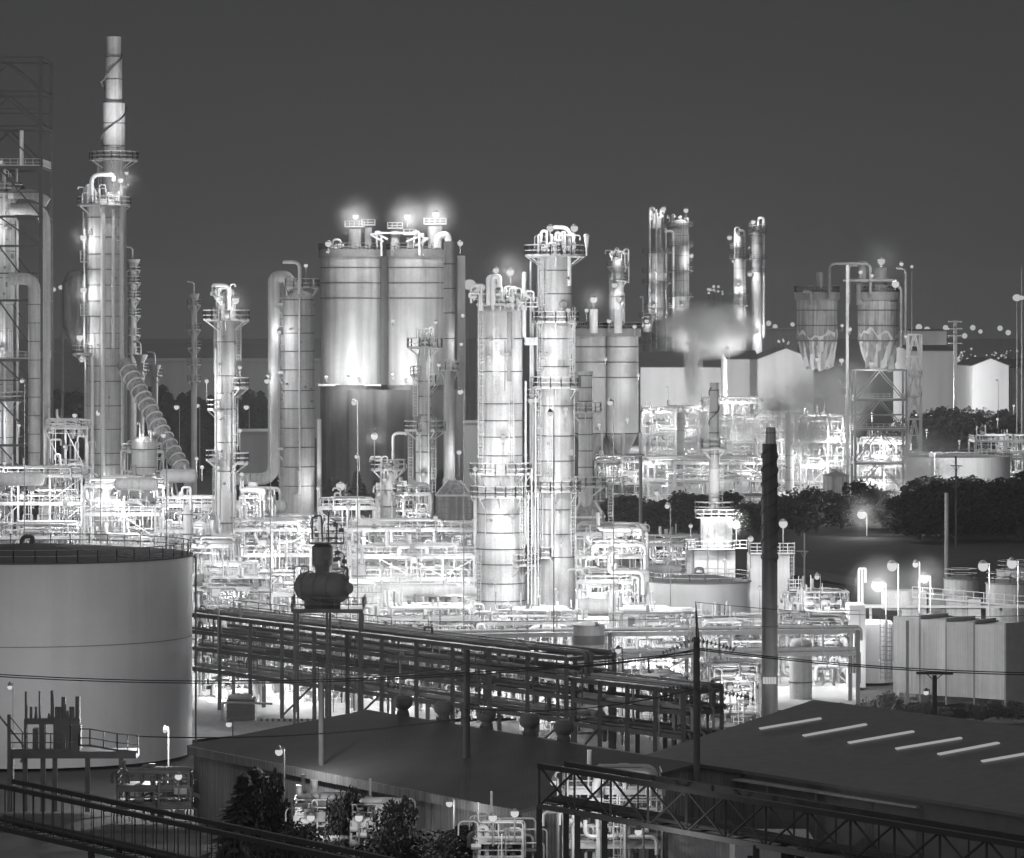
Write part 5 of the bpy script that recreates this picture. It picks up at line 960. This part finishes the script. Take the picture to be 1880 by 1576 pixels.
def wires(label, lines, Y0, Y1, group=None, r=.045):
    t = thing('power_line', P(lines[0][0][0], lines[0][0][1], Y0), label, 'cable', group)
    for a, b, sag in lines:
        p, q = P(a[0], a[1], Y0), P(b[0], b[1], Y1); MB().tube([p.lerp(q, k / 16) - Vector((0, 0, sag * 4 * (k / 16) * (1 - k / 16))) for k in range(17)], r, 5).build('wire', 'wire', t)
wires('pair of dark wires crossing the big tank wall toward the warehouse pole', [((-40, 1236), (1279, 1196), 1.3), ((-40, 1240), (1279, 1200), 1.3)], 322, 302)
wires('pair of dark wires running from the spired pole across the corrugated tanks', [((1279, 1190), (1990, 1236), .5), ((1279, 1193), (1990, 1240), .5)], 300, 330)
wires('faint thin wires above the long walkway rack', [((700, 1140), (1480, 1125), .4), ((1279, 1106), (1900, 1130), .6)], 380, 420, r=.03)
wires('dark wires sagging between the warehouse pole and the spired pole', [((857, 1218), (1279, 1192), .8), ((600, 1236), (857, 1218), .5), ((857, 1300), (1279, 1264), .8), ((250, 1352), (860, 1318), .6)], 318, 302, r=.05)
# ================================================================== TREES
def leaf_mesh(seed, n, kind):
    rnd = random.Random(seed); m = MB()
    if kind == 'conifer':
        for i in range(n):
            z = rnd.random() ** .8; rr = (1 - z) * .24 * (0.55 + .45 * math.sin(z * 34) ** 2) * rnd.uniform(.35, 1.15) + .01; a = rnd.uniform(0, 6.28); c = Vector((rr * math.cos(a), rr * math.sin(a), .06 + z * .94)); s = .035 + .05 * (1 - z)
            d = Vector((math.cos(a), math.sin(a), -.35)) * s * 1.4; e = Vector((-math.sin(a), math.cos(a), rnd.uniform(-.4, .4))) * s; m.add([c - e * .5, c + d, c + e * .5, c - d * .3 + Vector((0, 0, s * .4))], [(0, 1, 2, 3)])
    else:
        lobes = [(Vector((rnd.uniform(-.34, .34), rnd.uniform(-.3, .3), rnd.uniform(.22, .8))), rnd.uniform(.13, .24)) for _ in range(13)]
        for i in range(n):
            c0, r = rnd.choice(lobes); v = Vector((rnd.gauss(0, 1), rnd.gauss(0, 1), rnd.gauss(0, .8))).normalized() * r * rnd.uniform(.65, 1.12); c = c0 + v; s = rnd.uniform(.014, .034)
            e = Vector((rnd.gauss(0, 1), rnd.gauss(0, 1), rnd.gauss(0, 1))).normalized() * s; g = e.orthogonal().normalized() * s * rnd.uniform(.6, 1.2); m.add([c - e, c + g, c + e, c - g], [(0, 1, 2, 3)])
    return m
def trunk_mesh(kind, seed):
    m = MB(); rnd = random.Random(seed)
    if kind == 'conifer': m.cyl((0, 0, 0), (0, 0, .97), .02, .004, n=7)
    else:
        m.cyl((0, 0, 0), (0, 0, .35), .035, .025, n=8)
        for k in range(6): a = k * 1.05 + rnd.uniform(-.2, .2); m.cyl((0, 0, .3), (.26 * math.cos(a), .26 * math.sin(a), rnd.uniform(.5, .75)), .02, .006, n=6)
    return m
def smooth_off(o): o.data.polygons.foreach_set('use_smooth', [False] * len(o.data.polygons)); return o
TM = {}
for kd, cnt, mt_ in (('conifer', 1500, 'leaf_dark'), ('broad', 3600, 'leaf')):
    for v in range(3):
        for lm_ in (mt_,):
            c = smooth_off(leaf_mesh(7 + v, cnt, kd).build('crown', mt_)); tr = trunk_mesh(kd, v).build('trunk', 'bark'); TM[kd, v] = (c.data, tr.data); bpy.data.objects.remove(c); bpy.data.objects.remove(tr)
def tree(kind, x, y, h, v, label, group=None, wide=1.0, rot=0):
    t = thing('conifer_tree' if kind == 'conifer' else 'leafy_tree', (x, y, 0), label, 'tree', group); t.scale = (h * wide, h * wide, h); t.rotation_euler = (0, 0, rot)
    for nm, d in zip(('crown', 'trunk'), TM[kind, v % 3]): o = bpy.data.objects.new(nm, d); col.objects.link(o); o.parent = t
    return t
rr = random.Random(77)
for i in range(34):
    px = 225 + i * 8.4 + rr.uniform(-3, 3); Y = rr.uniform(1130, 1230); top = rr.uniform(705, 742) + (8 if px > 440 else 0)
    tree('conifer', X(px, Y), Y, Z(top, Y), i, 'dark conifer in the tree belt before the long grey far warehouse', 'conifers before the long grey warehouse', 1.25, rr.uniform(0, 6))
for i in range(16): px = 585 + i * 17 + rr.uniform(-5, 5); Y = rr.uniform(880, 930); tree('conifer', X(px, Y), Y, Z(rr.uniform(862, 895), Y), i, 'small dark conifer at the foot of the silo block', 'small conifers at the silo block foot', 1.3, rr.uniform(0, 6))
for i in range(7): px = 448 + i * 9 + rr.uniform(-3, 3); Y = 770; tree('conifer', X(px, Y), Y, Z(rr.uniform(868, 895), Y), i, 'low conifer bush below the goose-neck pipe', 'low conifers below the goose-neck pipe', 1.6, rr.uniform(0, 6))
for i in range(30): px = 1105 + i * 11.3 + rr.uniform(-4, 4); Y = rr.uniform(800, 880); tree('broad', X(px, Y), Y, Z(rr.uniform(893, 940), Y), i, 'dark leafy tree in the tree line beyond the small furnace chimney', 'tree line beyond the furnace chimneys', 1.5, rr.uniform(0, 6))
for i in range(26): px = 1660 + i * 9.5 + rr.uniform(-5, 5); Y = rr.uniform(780, 850); tp = (905 if px < 1690 else 878 if px < 1790 else 895 - (px - 1790) * .3) + rr.uniform(-10, 12); tree('broad', X(px, Y), Y, Z(tp, Y), i, 'dark leafy tree on the slope in front of the tank with painted digits', 'trees before the tank with digits', 1.35, rr.uniform(0, 6))
for i in range(12): px = 1690 + i * 10 + rr.uniform(-3, 3); Y = rr.uniform(1130, 1180); tree('broad', X(px, Y), Y, Z(rr.uniform(735, 755), Y), i, 'dark far tree between the right-edge sheds and the bright steelwork', 'far trees by the right-edge sheds', 1.2, rr.uniform(0, 6))
tree('broad', X(1468, 800), 800, Z(886, 800), 0, 'big round dark tree just right of the dark chimney', None, 1.35)
tree('broad', X(1500, 815), 815, Z(900, 815), 1, 'dark tree behind the big round dark tree', None, 1.3, 2)
tree('broad', X(1545, 830), 830, Z(896, 830), 2, 'lit feathery tree beside the starry ground lamp', None, 1.4, 1)
tree('broad', X(1590, 850), 850, Z(876, 850), 0, 'dark tree in front of the steel support tower foot', None, 1.1, 3)
tree('broad', X(1640, 840), 840, Z(912, 840), 2, 'low lit tree under the brightest tree-side floodlight', None, 1.6, 5)
for i in range(9): px = 105 + i * 9; tree('conifer', X(px, 900), 900, Z(rr.uniform(715, 740), 900), i, 'dark conifer behind the hopper', 'conifers behind the hopper', 1.3, rr.uniform(0, 6))
for i, (px, Y, tp, wd) in enumerate(((447, 312, 1422, 1.0), (468, 314, 1410, 1.0), (487, 313, 1424, 1.0))): tree('conifer', X(px, Y), Y, Z(tp, Y), i, ('left', 'tallest middle', 'right')[i] + ' of three pointed trees before the corrugated warehouse wall', None, 1.5, i)
tree('broad', X(510, 311), 311, Z(1402, 311), 1, 'ragged leafy tree joined to the three pointed trees', None, .5, 1)
for i, (px, Y, tp, wd, nm) in enumerate(((633, 306, 1432, .5, 'narrow dark tree just right of the warehouse eave pole'), (738, 300, 1452, .75, 'dark leafy tree below the warehouse end'), (800, 298, 1500, 1.3, 'dark low bush left of the thick insulator pole'), (905, 300, 1500, 1.1, 'lit-topped bush under the warehouse corner canopy'), (962, 297, 1490, 1.0, 'dark bush at the start of the truss bridge'), (590, 300, 1520, 1.4, 'dark low bush below the ground pipework'), (520, 300, 1505, 1.3, 'dark low bush under the three pointed trees'),
        (1405, 268, 1552, 1.3, 'dark leafy bush under the lower chord of the truss bridge'), (1618, 405, 1262, 1.0, 'dark round bush on the skyline of the vast dark roof'), (690, 303, 1525, 1.3, 'dark bush under the hand wheel'), (860, 296, 1515, 1.4, 'dark bush at the foot of the thick insulator pole'))):
    z = Z(tp, Y); tree('broad', X(px, Y), Y, max(2.2, z), i, nm, None, wd, i * 1.3)
for px in range(1490, 1880, 26):
    Y = 425; tree('broad', X(px + rr.uniform(-6, 6), Y), Y, Z(rr.uniform(1280, 1300), Y), px, 'low dark bush showing along the crest of the vast dark roof', 'bushes along the vast roof crest', 1.9, rr.uniform(0, 6))
structure(sheet('ground', [(X(-100, 250) - 10, 240), (X(1900, 250) + 30, 240), (X(1900, 300) + 30, 330), (X(-100, 300) - 10, 330)], .05, 'asphalt'))
# ================================================================== GROUND LAMPS AND FAR LAMPS
for px, py, Y, pw, r_, lab in ((1582, 945, 800, 16000, .9, 'starry ground lamp under the lit feathery tree'), (1665, 925, 810, 30000, 1.1, 'brightest floodlight at the edge of the dark trees'), (625, 893, 900, 9000, 1.0, 'lamp among the small conifers at the silo block foot'), (452, 748, 1100, 0, .7, 'small lamp before the tree belt, right of the slim column'),
        (324, 748, 1100, 0, .7, 'small lamp before the tree belt, near the inclined tube'), (362, 745, 1100, 0, .6, 'small lamp before the tree belt, near the lone chimney'), (137, 763, 880, 0, .5, 'small lamp behind the lattice tower'), (655, 839, 900, 0, .5, 'tiny lamp on the stained silo base'), (1205, 905, 900, 1500, .5, 'lamp on the far pipe deck edge left'),
        (150, 660, 800, 16000, .6, 'lamp beneath the hopper'), (1158, 868, 930, 4000, .8, 'lamp below the legs of the pale silos'), (1310, 1180, 455, 2500, .3, 'lamp in the tangled pipework left of the dark chimney'), (1710, 835, 880, 9000, .6, 'lamp over the tank with painted digits')):
    pole_lamp(P(px, py, Y), 0, pw, lab, r=r_, group=None, off=(0, -.9, .2) if pw else (0, 0, 0), pr=.12)
g = 'round lamps strung along the skyline'
for px, py, Y in ((1687, 601, 2300), (1702, 606, 2300), (1736, 602, 2300), (1786, 602, 2300), (1800, 609, 2200), (1771, 617, 2200), (1836, 603, 2300), (1851, 611, 2200), (1411, 594, 2300), (1423, 600, 2300), (1281, 590, 2300), (1323, 592, 2300), (1335, 599, 2300), (1455, 596, 2300), (1285, 597, 2200), (1674, 490, 1200)):
    t = thing('mast_lamp', (X(px, Y), Y, 0), 'round soft lamp on a tall mast along the far skyline' if py > 500 else 'lone small lamp high in the sky right of the sheeted silos', 'lamp', g if py > 500 else None)
    MB().cyl((X(px, Y), Y, 0), (X(px, Y), Y, Z(py, Y) - 1), .2, .12, n=6).build('pole', 'dark_steel', t); MB().ball(P(px, py, Y), L((4.0 + (px * 7 % 5) * .5) if 'soft' in t['label'] else 3, Y), 16).build('bulb', 'far_lamp', t)
for px, py, Y, rpx, lab in ((1867, 547, 1100, 8, 'large round lamp by the slim pole at the right edge'), (1876, 547, 1100, 5, 'second round lamp touching the large one at the right edge'), (862, 523, 1500, 12, 'large hazy lamp right of the silo block'), (882, 528, 1500, 9, 'smaller hazy lamp right of the silo block'), (874, 536, 1500, 6, 'lowest hazy lamp right of the silo block'),
        (98, 532, 1300, 5, 'small round lamp left of the hopper'), (112, 528, 1300, 5, 'oval lamp left of the hopper')):
    t = thing('mast_lamp', (X(px, Y), Y, 0), lab, 'lamp'); MB().cyl((X(px, Y), Y, 0), (X(px, Y), Y, Z(py, Y)), .2, .12, n=6).build('pole', 'dark_steel', t); MB().ball(P(px, py, Y), L(rpx, Y), 20, .8).build('bulb', 'far_lamp', t)
rr = random.Random(12)
def glow_group(lab, grp, n, x0, x1, y0, y1, Y, r0, r1):
    for i in range(n):
        px, py = rr.uniform(x0, x1), rr.uniform(y0, y1); yy = Y + rr.uniform(0, 60); t = thing('town_lamp', (X(px, yy), yy, 0), lab, 'lamp', grp)
        MB().cyl((X(px, yy), yy, 0), (X(px, yy), yy, Z(py, yy)), .12, n=5).build('pole', 'dark_steel', t); MB().ball(P(px, py, yy), L(rr.uniform(r0, r1), yy), 8).build('bulb', 'far_lamp', t)
glow_group('tiny lamp in the cluster of lights between the far columns', 'cluster of tiny lights between the far columns', 16, 1300, 1327, 526, 541, 2300, 1, 3)
glow_group('tiny town lamp right of the far warehouses', 'town lights right of the far warehouses', 60, 1675, 1890, 640, 672, 1600, .8, 2.4)
glow_group('tiny lamp between the far shed and the lattice mast', 'lights behind the lattice mast', 34, 1748, 1790, 655, 700, 1300, .8, 2.6)
glow_group('tiny far lamp on the far roof behind the sheeted silos', 'lights on the roof behind the sheeted silos', 10, 1418, 1450, 622, 634, 1650, 1, 2.6)
glow_group('tiny lamp twinkling in the dark ground plants', 'lamps twinkling low by the fence', 0, 0, 1, 0, 1, 300, 1, 2)
for x, yy in ((X(1700, 1400), 1380), (X(1770, 1350), 1330), (X(1450, 1500), 1500), (X(1820, 1500), 1480)): light((x, yy, 30), 30000, [o for o in bpy.data.objects if o.get('group') == 'town lights right of the far warehouses'][0])
# added floodlight masts: fill light that washes the yard and structures
for px, py, Y, pw, lab in ((40, 700, 600, 200000, 'tall added floodlight mast before the lattice tower'), (300, 800, 520, 90000, 'added floodlight mast before the inclined tube'), (490, 700, 470, 140000, 'tall added floodlight mast between the slim and stout columns'), (845, 720, 465, 170000, 'tall added floodlight mast left of the broad bright column'), (1120, 740, 465, 150000, 'tall added floodlight mast right of the tallest bright column'),
        (650, 740, 470, 90000, 'tall added floodlight mast between stout column and silo block'), (1010, 760, 440, 70000, 'tall added floodlight mast in line with the tallest bright column'), (180, 760, 600, 120000, 'added floodlight mast before the thick banded column'), (1225, 930, 500, 90000, 'added floodlight mast before the medium tank'), (500, 1150, 470, 20000, 'added floodlight mast over the left rack bays'), (780, 1140, 455, 20000, 'added floodlight mast over the middle rack bays'), (1000, 1180, 440, 16000, 'added floodlight mast near the banded tank'), (1225, 712, 1362, 130000, 'added floodlight mast close before the left end of the long pale shed'), (1310, 712, 1362, 130000, 'added floodlight mast close before the right end of the long pale shed'), (1445, 712, 1300, 240000, 'added floodlight mast before the far gabled shed'), (1690, 720, 1160, 300000, 'added floodlight mast before the block shed'),
        (1720, 862, 868, 170000, 'added floodlight mast before the tank with painted digits'), (1540, 700, 1080, 160000, 'added floodlight mast between gabled far shed and support tower'), (1830, 700, 1080, 110000, 'added floodlight mast before the right-edge gabled shed'), (560, 640, 880, 260000, 'tall added floodlight mast before the silo block'), (1500, 1060, 470, 20000, 'added floodlight mast before the furnace block'), (420, 1330, 402, 2500, 'added floodlight mast on the yard beside the big tank'), (1135, 1195, 400, 6000, 'lamp mast in the dark rack end beside the banded tank')):
    pole_lamp(P(px, py, Y), 0, pw, lab, r=.3, group=None, smooth=10, pr=.07, pmt='black_paint', off=(0, .6, -.2))
# ================================================================== STEAM
def steam(label, px, py, Y, rx, rz, ry, dens, seed, mist=False):
    dens *= 3.6 if mist else 1.0
    c = P(px, py, Y); m = MB(); m.ball((0, 0, 0), 1.0, 20); o = m.build('steam', 'wire'); o.location = c; o.scale = (L(rx, Y), ry, L(rz, Y)); tag(o, label, 'steam', None, 'stuff')
    mm = bpy.data.materials.new('steam'); mm.use_nodes = True; t = mm.node_tree; t.nodes.clear(); N = t.nodes; Lk = t.links
    ou = N.new('ShaderNodeOutputMaterial'); pv = N.new('ShaderNodeVolumePrincipled'); Lk.new(pv.outputs[0], ou.inputs['Volume']); tcx = N.new('ShaderNodeTexCoord')
    gr = N.new('ShaderNodeTexGradient'); gr.gradient_type = 'SPHERICAL'; Lk.new(tcx.outputs['Object'], gr.inputs[0]); nz = N.new('ShaderNodeTexNoise'); nz.inputs['Scale'].default_value = 2.2; nz.inputs['Detail'].default_value = 3
    mp = N.new('ShaderNodeMapping'); mp.inputs['Location'].default_value = (seed, seed * 2, 0); Lk.new(tcx.outputs['Object'], mp.inputs[0]); Lk.new(mp.outputs[0], nz.inputs['Vector'])
    mr = N.new('ShaderNodeMapRange'); Lk.new(nz.outputs['Fac'], mr.inputs[0]); [setattr(mr.inputs[i + 1], 'default_value', v) for i, v in enumerate((.38, .66, 0, 1))]
    m1 = N.new('ShaderNodeMath'); m1.operation = 'MULTIPLY'; Lk.new(gr.outputs['Fac'], m1.inputs[0]); Lk.new(mr.outputs[0], m1.inputs[1]); m2 = N.new('ShaderNodeMath'); m2.operation = 'MULTIPLY'; Lk.new(m1.outputs[0], m2.inputs[0]); m2.inputs[1].default_value = dens
    Lk.new(m2.outputs[0], pv.inputs['Density'])
    if mist: o.name = 'mist'; o.scale *= 1.6; sq = N.new('ShaderNodeMath'); sq.operation = 'POWER'; Lk.new(gr.outputs['Fac'], sq.inputs[0]); sq.inputs[1].default_value = 2.2; Lk.new(sq.outputs[0], m1.inputs[0]); mr.inputs[1].default_value = .3; mr.inputs[2].default_value = .62; mr.inputs[3].default_value = .25; nz.inputs['Detail'].default_value = 4; mp.inputs['Location'].default_value = (px * .37, py * .21, 0)
    pv.inputs['Color'].default_value = (.9, .9, .9, 1); o.data.materials[0] = mm; return o
cy.volume_step_rate = 3; cy.volume_max_steps = 64
STEAM = True
for px, py, Y, rp, d, lab in ((653, 398, 997, 34, .03, 'left lamp on the silo roof'), (748, 396, 997, 34, .03, 'middle lamp on the silo roof'), (800, 392, 997, 36, .03, 'right-hand lamp on the silo roof'), (1618, 478, 955, 36, .03, 'top lamp of the sheeted silos'), (228, 333, 710, 26, .04, 'lamp at the foot of the tallest stack'), (155, 437, 710, 26, .04, 'upper lamp on the flank of the thick column'), (155, 533, 710, 26, .04, 'middle lamp on the flank of the thick column'), (149, 620, 710, 22, .04, 'lowest lamp on the flank of the thick column'),
        (434, 552, 597, 24, .04, 'lamp on the slim column head'), (937, 500, 545, 40, .03, 'lamp on the broad bright column head'), (1612, 1075, 469, 46, .05, 'blazing floodlight over the round tower'), (1697, 1062, 469, 36, .05, 'broad lamp right of the blazing floodlight'), (1582, 945, 798, 34, .03, 'starry ground lamp'), (1665, 922, 806, 46, .03, 'brightest tree-side floodlight'), (700, 1090, 497, 44, .04, 'floodlight low between drum tower and columns'),
        (1090, 548, 978, 24, .03, 'lamp over the pale silo pair'), (1352, 962, 594, 22, .05, 'lamp beside the thin straked chimney'), (688, 801, 597, 20, .05, 'lamp of the short crowded column'), (1440, 780, 940, 70, .02, 'far bright steelwork behind the dark chimney'), (1600, 690, 950, 60, .02, 'foot of the sheeted silos')):
    steam('added halo of mist around the ' + lab, px, py, Y, rp, rp, L(rp, Y), d, 0, mist=True)  # mist balls added to give the lamps a soft halo
if STEAM:
    steam('bright steam cloud drifting over the long pale far shed', 1300, 606, 1330, 100, 58, 24, .6, 1)
    pole_lamp(P(1262, 632, 1325), 0, 26000, 'lamp glowing through the steam over the long pale far shed', r=.7, group=None, off=(0, 1, .5)); pole_lamp(P(1335, 640, 1325), 0, 26000, 'second added lamp lighting the steam, nearer the gabled far shed', r=.6, group=None, off=(0, 1, .5))  # both lamps added to light up the steam cloud
    steam('steam column rising in front of the long pale far shed', 1272, 680, 1320, 20, 75, 8, .9, 4)
    steam('bright mist over the steelwork behind the dark chimney head', 1480, 765, 955, 115, 100, 18, .28, 2)
    steam('thin steam rolling off the stubby far chimney', 1428, 752, 700, 34, 32, 4, .6, 3)
    steam('pale mist in front of the tank with painted digits', 1690, 860, 840, 110, 80, 12, .22, 5)
    steam('pale mist between the far gabled shed and the sheeted silos', 1545, 730, 1040, 70, 75, 18, .35, 7)
    steam('low mist over the far pipe deck above the dark tree line', 1300, 800, 915, 120, 70, 12, .22, 8)
    steam('light mist above the low steelwork left of the bright columns', 715, 1090, 490, 80, 60, 6, .25, 6)
hz = MB().box(-1500, 1500, -60, 5200, -1.3, 110).build('haze', 'wire'); tag(hz, 'thin night haze over the whole plant', 'haze', None, 'stuff')
mm = bpy.data.materials.new('haze'); mm.use_nodes = True; t = mm.node_tree; t.nodes.clear(); ou = t.nodes.new('ShaderNodeOutputMaterial'); pv = t.nodes.new('ShaderNodeVolumePrincipled'); t.links.new(pv.outputs[0], ou.inputs['Volume'])
pv.inputs['Color'].default_value = (.95, .95, .95, 1); pv.inputs['Density'].default_value = 0.0001; hz.data.materials[0] = mm
print('LIGHTS', NL[0], 'OBJ', len(bpy.data.objects))
